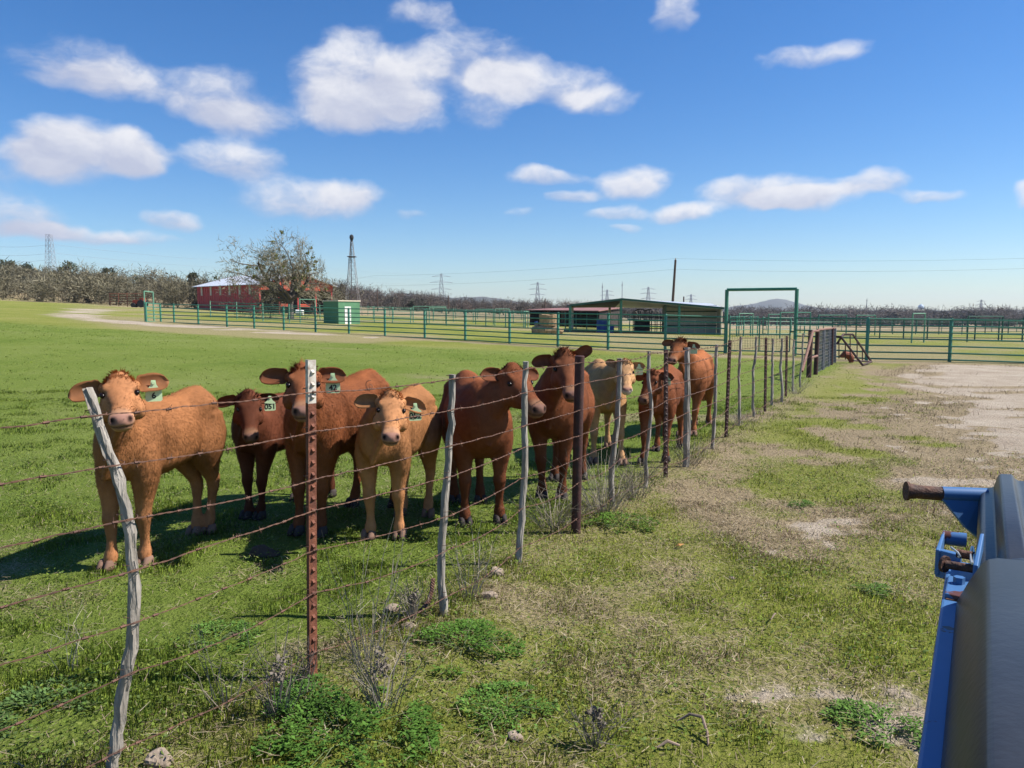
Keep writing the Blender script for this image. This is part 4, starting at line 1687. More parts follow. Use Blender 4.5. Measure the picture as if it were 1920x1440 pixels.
for k, (kind, bx, by, tx, ty) in enumerate(specs):
    b, t_ = fpost(bx, by, tx, ty)
    NODES.append((kind, b, t_))
    up = (t_ - b)
    if kind == 'w':
        mid = b.lerp(t_, .55) + Vector((r.normal(0, .022), r.normal(0, .02), 0))
        low = b.lerp(t_, .2) + Vector((r.normal(0, .018), r.normal(0, .015), 0))
        if k == 1:
            low, mid = b.lerp(t_, .22) + Vector((-.035, 0, 0)), b.lerp(t_, .6) + Vector((-.012, 0, 0))
        if k == 2:
            low, mid = b.lerp(t_, .22) + Vector((.02, 0, 0)), b.lerp(t_, .55) + Vector((.024, 0, 0))
        rad = .0225 if k < 3 else r.uniform(.019, .025)
        m = stave([t_, b.lerp(t_, .8), mid, low, b + Vector((0, 0, -.15))], rad, 40 + k, 10)
        m.build('wooden_stave', M['wood'], bwf, True)
    elif kind == 'f':
        m = stave([t_, b.lerp(t_, .7), b.lerp(t_, .3), b + Vector((0, 0, -.15))], .038, 40 + k, 6)
        m.build('wooden_stave', M['wood'], bwf)
    elif kind == 'p':
        m = MB()
        m.tube([b + Vector((0, 0, -.2)), t_, t_ + Vector((0, 0, .004))], [.036, .036, .03], 16)
        o = m.build('pipe_post', M['rust_dark'], bwf, True)
        o['label'] = 'round dark red steel pipe post'
    else:
        # T-section steel post, flange toward the camera, studs on its face
        ang = math.atan2(-b.x, -b.y) + .62 * TURN
        rot = Matrix.Rotation(-ang + math.pi, 3, 'Z')
        e1, e2 = rot @ Vector((1, 0, 0)), rot @ Vector((0, 1, 0))   # e1 along flange, e2 away from the camera
        for part, u0, u1 in (('steel_t_post', -.12, .868), ('galvanised_top', .868, 1.0)):
            m = MB()
            p0, p1 = b + up * u0, b + up * u1
            w, th, web = .021, .005, .045
            sec = [(-w, 0), (w, 0), (w, th), (th / 2, th), (th / 2, web), (-th / 2, web), (-th / 2, th), (-w, th)]
            n8 = len(sec)
            vs = [p + e1 * x + e2 * y for p in (p0, p1) for x, y in sec]
            fs = [(i, (i + 1) % n8, (i + 1) % n8 + n8, i + n8) for i in range(n8)]
            fs += [(0, 1, 2, 7), (3, 4, 5, 6), (2, 3, 6, 7), (15, 10, 9, 8), (14, 13, 12, 11), (15, 14, 11, 10)]
            m.add(vs, fs)
            L_ = (p1 - p0).length
            for q in np.arange(.03, L_ - .015, .054):
                c = p0 + (p1 - p0).normalized() * q
                z = Vector((0, 0, 1))
                m.add([c - e1 * .008 - z * .012, c + e1 * .008 - z * .012, c + e1 * .007 + z * .01, c - e1 * .007 + z * .01, c - e1 * .006 - z * .002 - e2 * .012, c + e1 * .006 - z * .002 - e2 * .012],
                      [(0, 1, 5, 4), (4, 5, 2, 3), (0, 4, 3), (1, 2, 5)])
            if part == 'steel_t_post':
                tp = m.build(part, M['rust'] if k == 0 else M['rust_dark'], bwf)
            else:
                m.build(part, M['tip'] if k == 0 else M['rust_dark'], tp)

FNv = Vector((FN[0], FN[1], 0))
FDv = Vector((FD[0], FD[1], 0))
nodes = [(b, t_) for _, b, t_ in NODES]
b0, t0 = nodes[0]
prev = (b0 - FDv * 1.6, t0 - FDv * 1.6)
nodes = [prev] + nodes
last = nodes[-1]
nodes.append((gp(1519, 706), at(1521, 620, gp(1519, 706).y)))
for si, hgt in enumerate(STRANDS):
    pts = []
    for i, (b, t_) in enumerate(nodes):
        u = min(hgt + r.normal(0, .012), .985 * (t_.z - b.z))
        if i < 2:                          # follow the bent first stave
            zz = b.z + u
            if i == 1:
                pa = sorted(pathA, key=lambda p: p.z)
                xx = np.interp(zz, [p.z for p in pa], [p.x for p in pa])
                q = Vector((float(xx), yA, zz))
            else:
                q = Vector((b.x - .15, b.y, zz + .0))
        else:
            q = b.lerp(t_, u / (t_.z - b.z))
        off = .028 if NODES[max(0, i - 1) % len(NODES)][0] in 'Awpf' else .008
        pts.append(q + FNv * off)
    path = []
    for i in range(len(pts) - 1):
        a, c = pts[i], pts[i + 1]
        ns = max(2, int((c - a).length / .06)) if a.y < 9 else 5
        sag = r.uniform(.002, .014) + (.02 if si > 4 else 0)
        for k in range(ns):
            u = k / ns
            q = a.lerp(c, u)
            q.z -= sag * 4 * u * (1 - u)
            path.append(q + Vector((r.normal(0, .0013), r.normal(0, .0013), r.normal(0, .0016))))
    path.append(pts[-1])
    m = MB()
    # two twisted strands near the camera, one cord farther on
    near = [p for p in path if p.y < 7.5]
    far = [p for p in path if p.y >= 7.5]
    rw = .0017 if si < 4 else .0013
    for sgn in (1, -1):
        hel = []
        ph = 0
        for i in range(len(near) - 1):
            seglen = (near[i + 1] - near[i]).length
            k2 = max(1, int(seglen / .011))
            for k in range(k2):
                q = near[i].lerp(near[i + 1], k / k2)
                ph += seglen / k2 / .075 * 2 * math.pi
                hel.append(q + (FNv * math.cos(ph) + Vector((0, 0, 1)) * math.sin(ph)) * .0017 * sgn)
        m.tube(hel, rw, 4)
    if far:
        m.tube(near[-1:] + far, .003, 4)
    st = m.build('wire_strand', M['wire'], bwf)
    mb = MB()
    d = 0
    for i in range(len(path) - 1):
        d += (path[i + 1] - path[i]).length
        if d > .115 and path[i].y < 16:
            d = r.uniform(-.02, .01)
            q, tdir = path[i], (path[i + 1] - path[i]).normalized()
            for s2 in (0, .008):
                a = r.uniform(0, 6.28)
                v = (FNv * math.cos(a) + Vector((0, 0, 1)) * math.sin(a)) + tdir * r.uniform(-.4, .4)
                v = v.normalized() * r.uniform(.013, .02)
                mb.tube([q + tdir * s2 - v, q + tdir * s2 + v], [.0008, .0012], 3)
            mb.tube([q - tdir * .006, q + tdir * .014], .0052, 5)
    bb = mb.build('barbs', M['wire'], st)
    bb['kind'] = 'stuff'
    # tie wires round the posts
    for i in range(1, len(nodes) - 1):
        if nodes[i][0].y > 9:
            break
        c = pts[i] - FNv * .024
        mt = MB()
        rad = .033 if NODES[i - 1][0] in 'Awpf' else .028
        mt.tube([c + (FNv * math.cos(a) + FDv * math.sin(a)) * rad + Vector((0, 0, .004 * a)) for a in np.linspace(-2.2, 5.2, 20)], .0014, 4)
        mt.build('tie_wire', M['wire'], st)

# loop of loose wire curled on the top strand
q = at(692, 723, 3.86)
m = MB()
m.tube([q + Vector((.016 * math.sin(a) , 0, .018 * math.cos(a) - .01 + .003 * a)) for a in np.linspace(0, 7, 24)], .0016, 4)
tag(m.build('wire_curl', M['wire']), 'small heart-shaped curl of loose wire on the top strand', 'wire')

# rusty twisted cable dangling at the foot of the second stave
b = gp(772, 1160)
a = at(812, 1085, 4.2)
m = MB()
for s in (0, 2.1, 4.2):
    m.tube([a.lerp(b + Vector((0, 0, .02)), u) + Vector((.008 * math.cos(u * 40 + s) + .03 * math.sin(u * 3), .008 * math.sin(u * 40 + s), -.03 * math.sin(u * 3.1))) for u in np.linspace(0, 1, 60)], .006, 5)
tag(m.build('rusty_cable', M['wire']), 'rusty twisted cable dangling from the grey stave down into dry weeds', 'cable')


# rusty brace at the end of the barbed wire
def brace_end():
    P1, P2, P3, P4 = gp(1516, 708), gp(1529, 702), gp(1558.5, 684), gp(1566, 680)
    t = thing('brace_panel', 'rusty pipe brace with a grey wire mesh panel at the end of the barbed wire', 'fence panel', P1)
    o = Vector(P1)
    tops = [at(1520.5, 619, P1.y), at(1533, 618.5, P2.y), at(1560.5, 615.5, P3.y), at(1566, 615, P4.y)]
    for p, q, rr in zip((P1, P2, P3, P4), tops, (.062, .056, .055, .04)):
        m = MB()
        m.tube([p - o + Vector((0, 0, -.2)), q - o], rr, 10)
        m.build('post', M['rust_dark'] if rr > .045 else M['mesh_grey'], t, True)
    m = MB()
    m.tube([at(1503.5, 696, P1.y - 1.5) - o, at(1524, 621, P1.y - .1) - o], .036, 8)
    m.build('diagonal_brace', M['pipe_tan'], t, True)
    for f, mm in ((.98, M['pipe_tan']), (.42, M['pipe_tan'])):
        m = MB()
        m.tube([P1.lerp(tops[0], f) - o + Vector((0, -.05, 0)), P2.lerp(tops[1], f) - o + Vector((0, -.05, 0))], .032, 8)
        m.build('strut', mm, t, True)
    m = MB()
    m.tube([tops[1] - o, tops[3] - o], .028, 8)
    m.build('top_rail', M['pipe_tan'], t, True)
    m = MB()
    A0, A1, B0, B1 = P2, tops[1], P4, tops[3]
    for u in np.linspace(0, 1, 46):
        m.tube([A0.lerp(B0, u) - o + Vector((0, 0, .03)), A1.lerp(B1, u) - o], .006, 3)
    for v in np.linspace(.03, .98, 13):
        m.tube([A0.lerp(A1, v) - o, B0.lerp(B1, v) - o], .006, 3)
    ob = m.build('wire_mesh', M['mesh_grey'], t)
    ob['kind'] = 'stuff'
    for u in (.3, .36, .62, .8):
        m = MB()
        m.tube([A0.lerp(B0, u) - o, A1.lerp(B1, u) - o], .025, 6)
        m.build('upright', M['mesh_grey'], t)
    # leaning frame next to it
    y = 24.4
    t = thing('stock_rack', 'dark rusty trapezoid pipe rack lying against the pipe fence', 'pipe rack', gp(1617, 683))
    o = Vector(t.location)
    fr = [(1568, 631, 24.4), (1577, 632, 24.3), (1617, 684, 23.9)]
    bk = [(1569, 645, 25.2), (1581, 627, 25.2), (1599, 627, 25.2), (1634, 678.5, 25.0)]
    for pts_ in (fr, bk):
        for a_, b_ in zip(pts_[:-1], pts_[1:]):
            m = MB()
            m.tube([at(*a_) - o, at(*b_) - o], .035, 6)
            m.build('bar', M['rust_dark'], t)
    for a_, b_ in (((1617, 684, 23.9), (1634, 678.5, 25.0)), ((1600, 676, 24.4), (1634, 678, 25.0)), ((1577, 632, 24.3), (1581, 627, 25.2))):
        m = MB()
        m.tube([at(*a_) - o, at(*b_) - o], .03, 6)
        m.build('bar', M['rust_dark'], t)
    for px, y0, y1 in ((1573, 636, 672), (1585, 645, 674), (1594, 628, 675), (1607, 640, 676), (1617, 655, 677)):
        m = MB()
        m.tube([at(px, y0, 25) - o, at(px, y1, 25) - o], .018, 5)
        m.build('spindle', M['rust_dark'], t)
    # rusty feed pan / implement seat on the ground
    p = gp(1588, 681)
    m = MB()
    m.tube([(-.22, 0, .22), (-.1, 0, .3), (.06, .02, .26), (.14, .02, .16), (.15, 0, .02)], [.05, .11, .13, .11, .07], 10)
    ob = tag(m.build('rusty_elbow', mat('orange_rust', (.24, .07, .035), (.16, .05, .03), 8, .8)), 'curved orange-rust iron elbow lying by the mesh panel', 'scrap iron')
    ob.location = p


brace_end()


# ------------------------------------------------------------------ the blue machine at the edge of the photograph
def machine():
    a = Vector((.522, .853, 0)).normalized()
    b = Vector((a.y, -a.x, 0))
    O = Vector((1.097, 1.89, 0))
    g = gz(O.x, O.y)
    t = thing('feed_cart', 'blue steel farm cart with black moulded poly panels at the photo edge', 'farm cart', (O.x, O.y, g))

    def P(sa, sb, z):
        return a * sa + b * sb + Vector((0, 0, z - g))

    def bar(name, sa0, sa1, sb0, sb1, z0, z1, m_, par=t, bw=.006):
        m = MB()
        m.hexa([P(sa0, sb0, z0), P(sa1, sb0, z0), P(sa1, sb1, z0), P(sa0, sb1, z0)], [P(sa0, sb0, z1), P(sa1, sb0, z1), P(sa1, sb1, z1), P(sa0, sb1, z1)])
        return bevel(m.build(name, m_, par), bw)

    bar('frame_rail', -1.9, .10, 0, .12, .90, 1.0, M['blue'])
    bar('frame_rail', -1.9, .88, .75, .87, .90, 1.0, M['blue'])
    for s in (-1.7, .78):
        bar('cross_member', s, s + .1, .12, .75, .91, .99, M['blue'])
    for s, w in ((-1.7, .3), (.7, .3), (-1.7, .78), (.7, .78)):
        bar('leg', s, s + .08, w, w + .08, 0, .9, M['blue'])

    def panel(name, s0, s1, prof, end=.03):
        """moulded panel: cross-section (sb, z) swept along the machine with rounded ends"""
        m = MB()
        ss = [(s0, .80), (s0 + end * .35, .93), (s0 + end, 1), (s1 - end, 1), (s1 - end * .35, .93), (s1, .80)]
        k = len(prof)
        zb = min(z for _, z in prof)
        rows = []
        for s, f in ss:
            rows += [P(s, sb, zb + (z - zb) * f) for sb, z in prof]
        under = []
        fs = []
        for i in range(len(ss) - 1):
            for j in range(k - 1):
                q = i * k + j
                fs.append((q, q + 1, q + k + 1, q + k))
        m.add(rows, fs)
        n = len(rows)
        m.add([P(s0, prof[0][0], zb - .10), P(s0, prof[-1][0], zb - .10), P(s1, prof[-1][0], zb - .10), P(s1, prof[0][0], zb - .10)], [(3, 2, 1, 0)])
        B = n
        m.f.append([j for j in range(k)] + [B + 1, B]); m.mi.append(0)
        e = (len(ss) - 1) * k
        m.f.append([e + j for j in range(k)][::-1] + [B + 3, B + 2]); m.mi.append(0)
        m.f.append([i * k for i in range(len(ss))][::-1] + [B, B + 3]); m.mi.append(0)
        m.f.append([i * k + k - 1 for i in range(len(ss))] + [B + 2, B + 1]); m.mi.append(0)
        ob = m.build(name, M['poly'], t, True)
        bevel(ob, .006, 3)
        ob.modifiers['bevel'].angle_limit = R(24)
        ob.modifiers['bevel'].harden_normals = True
        return ob

    panel('near_panel', -1.75, -.235, [(.030, 1.006), (.036, 1.02), (.052, 1.062), (.072, 1.104), (.083, 1.118), (.102, 1.124), (.30, 1.135), (.55, 1.13), (.72, 1.05)], .035)
    pf = panel('far_panel', -.19, .94, [(.066, 1.0), (.070, 1.03), (.078, 1.040), (.108, 1.046), (.118, 1.085), (.124, 1.096), (.160, 1.098), (.168, 1.084), (.178, 1.078), (.40, 1.082), (.6, 1.07), (.72, 1.0)], .03)
    m = MB()
    m.tube([P(-.26, .15, 1.07), P(-.17, .15, 1.07)], .035, 12)
    m.tube([P(-.22, .12, 1.075), P(-.22, .7, 1.075)], .03, 12)
    m.build('hinge_sleeve', M['poly'], t, True)

    # stub pipe with flange and gusset at the far end
    m = MB()
    p0, p1 = at(1706, 921, 2.62) - t.location, at(1776, 927, 2.60) - t.location
    p2 = at(1850, 929, 2.58) - t.location
    m.tube([p0, p1.lerp(p0, .15)], .0235, 20)
    sp = m.build('stub_pipe', M['bare_rust'], t, True)
    m = MB()
    m.tube([p1.lerp(p0, .15), p2], .0255, 20)
    m.build('sleeve', M['blue'], sp, True)
    m = MB()
    d = (p1 - p0).normalized()
    m.tube([p0 - d * .014, p0 - d * .006], .033, 24)
    m.tube([p0 - d * .006, p0 + d * .02], [.028, .0242], 24)
    m.build('flange', M['bare_rust'], sp, True)
    m = MB()
    q = [at(1766, 934, 2.585), at(1838, 934, 2.57), at(1838, 1012, 2.53), at(1812, 990, 2.54)]
    q = [v - t.location for v in q]
    n = Vector((-.25, .95, 0)) * .012
    m.hexa(q, [v + n for v in q])
    m.build('gusset', M['blue'], t)

    # U bracket, pins, clip and mounting plate
    def pt(px, py, z):
        d_ = ray(px, py)
        k = (z - H) / d_.z
        return Vector((0, 0, H)) + d_ * k - t.location

    th = Vector((0, 0, .055))
    def plate(name, pts, m_=None, h=.055):
        m = MB()
        m.hexa([p - Vector((0, 0, h)) for p in pts], pts)
        return bevel(m.build(name, m_ or M['blue'], t), .003)
    A_, B_ = pt(1754, 1030, 1.02), pt(1768, 994, 1.02)
    C_, D_ = pt(1773, 994, 1.02), pt(1763, 1032, 1.02)
    plate('bracket_side', [A_, D_, C_, B_], h=.07)
    A_, B_ = pt(1755, 1030, 1.019), pt(1802, 1042, 1.019)
    C_, D_ = pt(1804, 1037, 1.019), pt(1764, 1028, 1.019)
    plate('bracket_web', [A_, B_, C_, D_], h=.075)
    m = MB()
    m.tube([pt(1770, 1008, 1.0), pt(1812, 1013, 1.0)], .02, 14)
    m.build('bracket_pipe', M['blue'], t, True)
    # upright lug
    A_, B_, C_, D_ = pt(1822, 1098, 1.0), pt(1832, 1100, 1.0), pt(1842, 1060, 1.0), pt(1834, 1060, 1.0)
    m = MB()
    up = Vector((0, 0, .085))
    m.hexa([A_, B_, C_, D_], [A_ + up * .6, B_ + up * .6, C_ + up, D_ + up])
    bevel(m.build('lug', M['blue'], t), .003)
    m = MB()
    m.tube([pt(1772, 1058, 1.03), pt(1828, 1067, 1.03)], .0105, 12)
    m.tube([pt(1769, 1057, 1.03), pt(1774, 1058.5, 1.03)], .021, 12)
    m.build('hinge_pin', M['bare_rust'], t, True)
    m = MB()
    m.tube([pt(1794, 1037, 1.045), pt(1826, 1043, 1.045)], .011, 12)
    m.build('lock_pin', M['bare_rust'], t, True)
    m = MB()
    m.tube([pt(1783, 1026, 1.06), pt(1796, 1036, 1.055), pt(1801, 1046, 1.05), pt(1797, 1044, 1.04)], .0028, 6)
    m.tube([pt(1823 + 3 * math.cos(u), 1041 + 16 * math.sin(u), 1.05) for u in np.linspace(0, 6.28, 18)], .0028, 6)
    m.build('spring_clip', M['zinc'], t, True)
    plate('mount_plate', [pt(1771, 1112, 1.012), pt(1816, 1122, 1.012), pt(1828, 1088, 1.012), pt(1778, 1078, 1.012)], h=.012)
    m = MB()
    c = pt(1798, 1094, 1.012)
    m.tube([c, c + Vector((0, 0, .016))], .0125, 6)
    m.build('bolt', M['blue'], t)
    plate('stop_block', [pt(1772, 1122, 1.003), pt(1818, 1130, 1.003), pt(1818, 1122, 1.003), pt(1774, 1114, 1.003)], M['bare_rust'], .01)


machine()
exec_order = 3

# ------------------------------------------------------------------ calves
def ring_faces(k, n, base=0):
    fs = []
    for i in range(k - 1):
        for j in range(n):
            a, b = base + i * n + j, base + i * n + (j + 1) % n
            fs.append((a, b, b + n, a + n))
    fs.append(tuple(base + j for j in range(n))[::-1])
    fs.append(tuple(base + (k - 1) * n + j for j in range(n)))
    return fs


def sup(c, e):
    return math.copysign(abs(c) ** (2 / e), c)


HEAD_RINGS = [  # x, half width, top, bottom
    (-.04, .060, .060, -.055), (-.01, .082, .100, -.085), (.04, .096, .124, -.105), (.095, .104, .120, -.125), (.14, .105, .106, -.135),
    (.18, .098, .088, -.125), (.225, .078, .074, -.103), (.275, .064, .060, -.082), (.32, .059, .048, -.070), (.355, .064, .044, -.068), (.39, .067, .040, -.067), (.418, .061, .031, -.060), (.438, .040, .014, -.040)]


def calf(label, feet, hip, poll, muzzle, dpoll, coat, fat=1.0, hs=1.0, tagtext=None, voxel=.0125, fur_n=14000, pale=0.0, seed=0, ear_l=0.0, ear_r=0.0, tuft=.04, dark=0.0, curl=0.0, head_turn=0.0, face_pale=0.0, near_root=True, back_w=1.0, horns=False, shag=1.0, deep=0.0):
    """feet: photo positions FL, FR, RL, RR (the calf's own left/right); hip: hip height in m; poll/muzzle: photo positions of the top of
    the head and the nose; dpoll: how far the poll is from the camera"""
    r = np.random.default_rng(100 + seed)
    FT = [gp(*f) for f in feet]
    fc, rc = (FT[0] + FT[1]) / 2, (FT[2] + FT[3]) / 2
    fwd = (fc - rc)
    fwd.z = 0
    fwd.normalize()
    cen = (fc + rc) / 2
    rz = math.atan2(fwd.y, fwd.x)
    s = hip / 1.10
    root = thing('calf', label, 'calf', cen, rz, group='calves along the barbed wire')
    Minv = Matrix.Rotation(-rz, 3, 'Z')
    loc = lambda p: Minv @ (Vector(p) - cen)
    V, F = [], []

    def addrings(rings, n):
        base = len(V)
        for rg in rings:
            V.extend(rg)
        F.extend(ring_faces(len(rings), n, base))

    # trunk
    n = 28
    dp_ = deep
    XL = .88
    torso = [(-.625, .93, .83, .05), (-.60, 1.0, .76, .105), (-.55, 1.065, .70, .155), (-.47, 1.112, .665 - dp_ * .5, .195), (-.33, 1.105, .615 - dp_ * .7, .210), (-.15, 1.065, .55 - dp_, .230), (.05, 1.055, .522 - dp_, .237), (.20, 1.065, .515 - dp_, .226),
             (.33, 1.085, .525 - dp_, .205), (.43, 1.085, .545 - dp_ * .8, .188), (.52, 1.05, .575 - dp_ * .6, .162), (.60, .98, .62 - dp_ * .4, .125), (.645, .90, .67, .075), (.665, .83, .72, .03)]
    rings = []
    for (x, zt, zb, w) in torso:
        cz, hz = (zt + zb) / 2 * s, (zt - zb) / 2 * s
        g = []
        for j in range(n):
            a = 2 * math.pi * j / n
            yy, zz = sup(math.cos(a), 2.3) * w * s * fat, sup(math.sin(a), 2.15)
            if zz > 0:
                yy *= 1 - (.12 + .34 * float(sstep(-x, .1, .42))) * zz ** 1.4
            g.append(Vector((x * XL * s, yy, cz + hz * zz)))
        rings.append(g)
    addrings(rings, n)
    # legs
    def leg(defp, foot, rad, side, front):
        dx, dy = foot.x - defp[-1][0] * .93 * s, foot.y - defp[-1][1] * side * s
        top = defp[0][2]
        rings = []
        nn = 14
        for (x, y, z), (ra, rb) in zip(defp, rad):
            f = max(0.0, 1 - z / top) ** .8
            c = Vector((x * .93 * s + dx * f, y * side * s * (1 + (fat - 1) * .5) + dy * f, z * s))
            rings.append([c + Vector((math.cos(2 * math.pi * j / nn) * ra * s, math.sin(2 * math.pi * j / nn) * rb * s, 0)) for j in range(nn)])
        addrings(rings, nn)
        return rings[-1]
    FR_P = [(.36, .105, .80), (.37, .125, .66), (.38, .132, .56), (.385, .130, .47), (.395, .127, .38), (.402, .125, .325), (.400, .125, .28), (.395, .124, .19), (.396, .124, .135), (.402, .124, .095), (.41, .124, .06), (.415, .124, .045)]
    FR_R = [(.10, .07), (.108, .078), (.092, .074), (.070, .060), (.050, .047), (.052, .051), (.040, .041), (.028, .030), (.032, .034), (.044, .046), (.042, .043), (.042, .044)]
    RR_P = [(-.42, .10, .92), (-.40, .125, .78), (-.37, .14, .66), (-.385, .138, .56), (-.44, .13, .47), (-.495, .126, .40), (-.505, .125, .345), (-.49, .124, .26), (-.478, .124, .17), (-.468, .124, .105), (-.455, .124, .06), (-.45, .124, .045)]
    RR_R = [(.12, .08), (.165, .10), (.155, .097), (.118, .078), (.078, .058), (.059, .046), (.050, .041), (.034, .031), (.032, .032), (.044, .044), (.042, .042), (.042, .044)]
    hooves = []
    for i, (P_, R_, side) in enumerate(((FR_P, FR_R, 1), (FR_P, FR_R, -1), (RR_P, RR_R, 1), (RR_P, RR_R, -1))):
        ft = loc(FT[i])
        lim = .14 * s
        base = Vector((P_[-1][0] * .93 * s, P_[-1][1] * side * s, 0))
        dd = Vector((ft.x - base.x, ft.y - base.y, 0))
        dd.x = max(-.2, min(.2, dd.x))
        dd.y = max(-lim, min(lim, dd.y))
        ft2 = base + dd
        leg(P_, ft2, R_, side, i < 2)
        hooves.append((ft2, ft.z))
    # head frame from the two photo positions
    Lw = math.hypot(.41, .115) * s * hs
    pw = at(poll[0], poll[1], dpoll)
    dm = ray(*muzzle)
    o3 = Vector((0, 0, H))
    w0 = o3 - pw
    A2, B2, C2 = dm.dot(dm), 2 * dm.dot(w0), w0.dot(w0) - Lw * Lw
    disc = B2 * B2 - 4 * A2 * C2
    k = (-B2 - math.sqrt(disc)) / (2 * A2) if disc > 0 else -B2 / (2 * A2)
    mw = o3 + dm * k
    pl, ml = loc(pw), loc(mw)
    w = (ml - pl).normalized()
    wh = Vector((w.x, w.y, 0))
    lat = Vector((-wh.y, wh.x, 0)).normalized()
    if head_turn:
        lat = Matrix.Rotation(head_turn, 3, w) @ lat
    lat = (lat - w * lat.dot(w)).normalized()
    u0 = w.cross(lat)
    al = math.atan2(.115, .41)
    f = w * math.cos(al) + u0 * math.sin(al)
    u = u0 * math.cos(al) - w * math.sin(al)
    hsz = s * hs
    Oh = pl - (f * .02 + u * .128) * hsz
    HL = lambda x, y, z: Oh + (f * x + lat * y + u * z) * hsz
    n = 24
    rings = []
    hwid = (1.0, .97, 1.04, .95, 1.0, 1.06, .94, 1.02, .98, 1.03)[seed % 10]
    for (x, hw, zt, zb) in HEAD_RINGS:
        hw *= hwid if x < .3 else 1.0
        g = []
        for j in range(n):
            a = 2 * math.pi * j / n
            c_, s_ = math.cos(a), math.sin(a)
            yy = sup(c_, 2.5) * hw
            zz = (zt + zb) / 2 + (zt - zb) / 2 * sup(s_, 2.3)
            if zz < (zt + zb) / 2:
                yy *= 1 - .25 * abs(s_)
            elif x < .3:
                yy *= 1 - .10 * abs(s_)
            g.append(HL(x, yy, zz))
        rings.append(g)
    addrings(rings, n)

    def ball(c, rad, ax=(1, 1, 1), nn=10):
        rg = []
        for i in range(1, 8):
            t = math.pi * i / 8
            rg.append([HL(c[0] + ax[0] * rad * math.cos(t), c[1] + ax[1] * rad * math.sin(t) * math.cos(2 * math.pi * j / nn), c[2] + ax[2] * rad * math.sin(t) * math.sin(2 * math.pi * j / nn)) for j in range(nn)])
        addrings(rg, nn)
    for sd in (1, -1):
        ball((.118, .064 * sd, .078), .034, (1.2, .9, .75))          # brow
        ball((.15, .085 * sd, -.05), .05, (1.3, .75, 1.2))          # cheek
        ball((.40, .040 * sd, .006), .028, (.9, .9, 1.0))           # nostril wing
        ball((.026, .072 * sd, .044), .042, (.9, 1.0, .9))            # ear base
    ball((.385, 0, -.045), .045, (1.0, 1.25, .62))                  # chin
    ball((.025, 0, .100), .052, (1, 1.1, .75))                       # poll
    # neck
    N0 = Vector((.32 * s, 0, .85 * s))
    N1 = Vector((.49 * s, 0, .90 * s)) + Vector((0, (Oh.y) * .2, (Oh.z - .95 * s) * .35))
    E = HL(.06, 0, -.02)
    N2 = E - (E - N1) * .42 - f * .10 * hsz * .6 + Vector((0, 0, .02))
    rings = []
    n = 22
    for i in range(9):
        t = i / 8
        c = N0 * (1 - t) ** 3 + N1 * 3 * t * (1 - t) ** 2 + N2 * 3 * t * t * (1 - t) + E * t ** 3
        dv = (N1 - N0) * 3 * (1 - t) ** 2 + (N2 - N1) * 6 * t * (1 - t) + (E - N2) * 3 * t * t
        dv.normalize()
        sd = (Vector((0, 1, 0)) * (1 - t) + lat * t)
        sd = (sd - dv * sd.dot(dv)).normalized()
        upv = dv.cross(sd)
        a_, b_ = (.150 * fat * (1 - t) + .082 * t) * s, (.205 * (1 - t) + .106 * t) * s
        g = []
        for j in range(n):
            an = 2 * math.pi * j / n
            zz = math.sin(an)
            bb = b_ * (1.12 if zz < 0 else 1)
            g.append(c + sd * math.cos(an) * a_ * (1 - .18 * abs(zz)) + upv * zz * bb)
        rings.append(g)
    addrings(rings, n)
    # dewlap / brisket fold
    rings = []
    D0, D1, D2 = HL(.10, 0, -.12), (HL(.02, 0, -.12) + Vector((.54 * s, 0, .70 * s))) / 2 + Vector((.01 * s, 0, -.02 * s)), Vector((.52 * s, 0, .62 * s))
    for i in range(7):
        t = i / 6
        c = D0 * (1 - t) ** 2 + D1 * 2 * t * (1 - t) + D2 * t * t
        dv = ((D1 - D0) * (1 - t) + (D2 - D1) * t).normalized()
        sd = (Vector((0, 1, 0)) - dv * dv.y).normalized()
        fw = sd.cross(dv)
        wd, dp = .024 * s, (.03 + .035 * t) * s
        rings.append([c + sd * math.cos(2 * math.pi * j / 12) * wd + fw * math.sin(2 * math.pi * j / 12) * dp for j in range(12)])
    addrings(rings, 12)
    # tail
    rings = []
    for i, (x, z, ra) in enumerate(((-.50, 1.04, .033), (-.555, 1.0, .030), (-.58, .88, .024), (-.585, .7, .019), (-.58, .55, .024), (-.575, .42, .030), (-.575, .34, .014))):
        c = Vector((x * s, math.sin(i * .8 + seed) * .012, z * s))
        rings.append([c + Vector((math.cos(2 * math.pi * j / 10) * ra * s, math.sin(2 * math.pi * j / 10) * ra * s, 0)) for j in range(10)])
    addrings(rings, 10)

    me = bpy.data.meshes.new('tmp')
    me.from_pydata([tuple(v) for v in V], [], F)
    bm = bmesh.new()
    bm.from_mesh(me)
    bmesh.ops.recalc_face_normals(bm, faces=bm.faces)
    bm.to_mesh(me)
    bm.free()
    tmp = bpy.data.objects.new('tmp', me)
    COL.objects.link(tmp)
    rm = tmp.modifiers.new('r', 'REMESH')
    rm.mode = 'VOXEL'
    rm.voxel_size = voxel
    sm = tmp.modifiers.new('s', 'SMOOTH')
    sm.factor = .5
    sm.iterations = 6
    dg = bpy.context.evaluated_depsgraph_get()
    ev = tmp.evaluated_get(dg)
    body_me = bpy.data.meshes.new_from_object(ev)
    bpy.data.objects.remove(tmp)
    nv = len(body_me.vertices)
    co = np.empty(nv * 3, np.float32)
    body_me.vertices.foreach_get('co', co)
    co = co.reshape(-1, 3)
    nf = len(body_me.polygons)
    qi = np.empty(len(body_me.loops), np.int32)
    body_me.loops.foreach_get('vertex_index', qi)
    lt = np.empty(nf, np.int32)
    body_me.polygons.foreach_get('loop_total', lt)
    if not (lt == 4).all():
        raise RuntimeError('quads expected')
    quads = qi.reshape(-1, 4)
    bpy.data.meshes.remove(body_me)

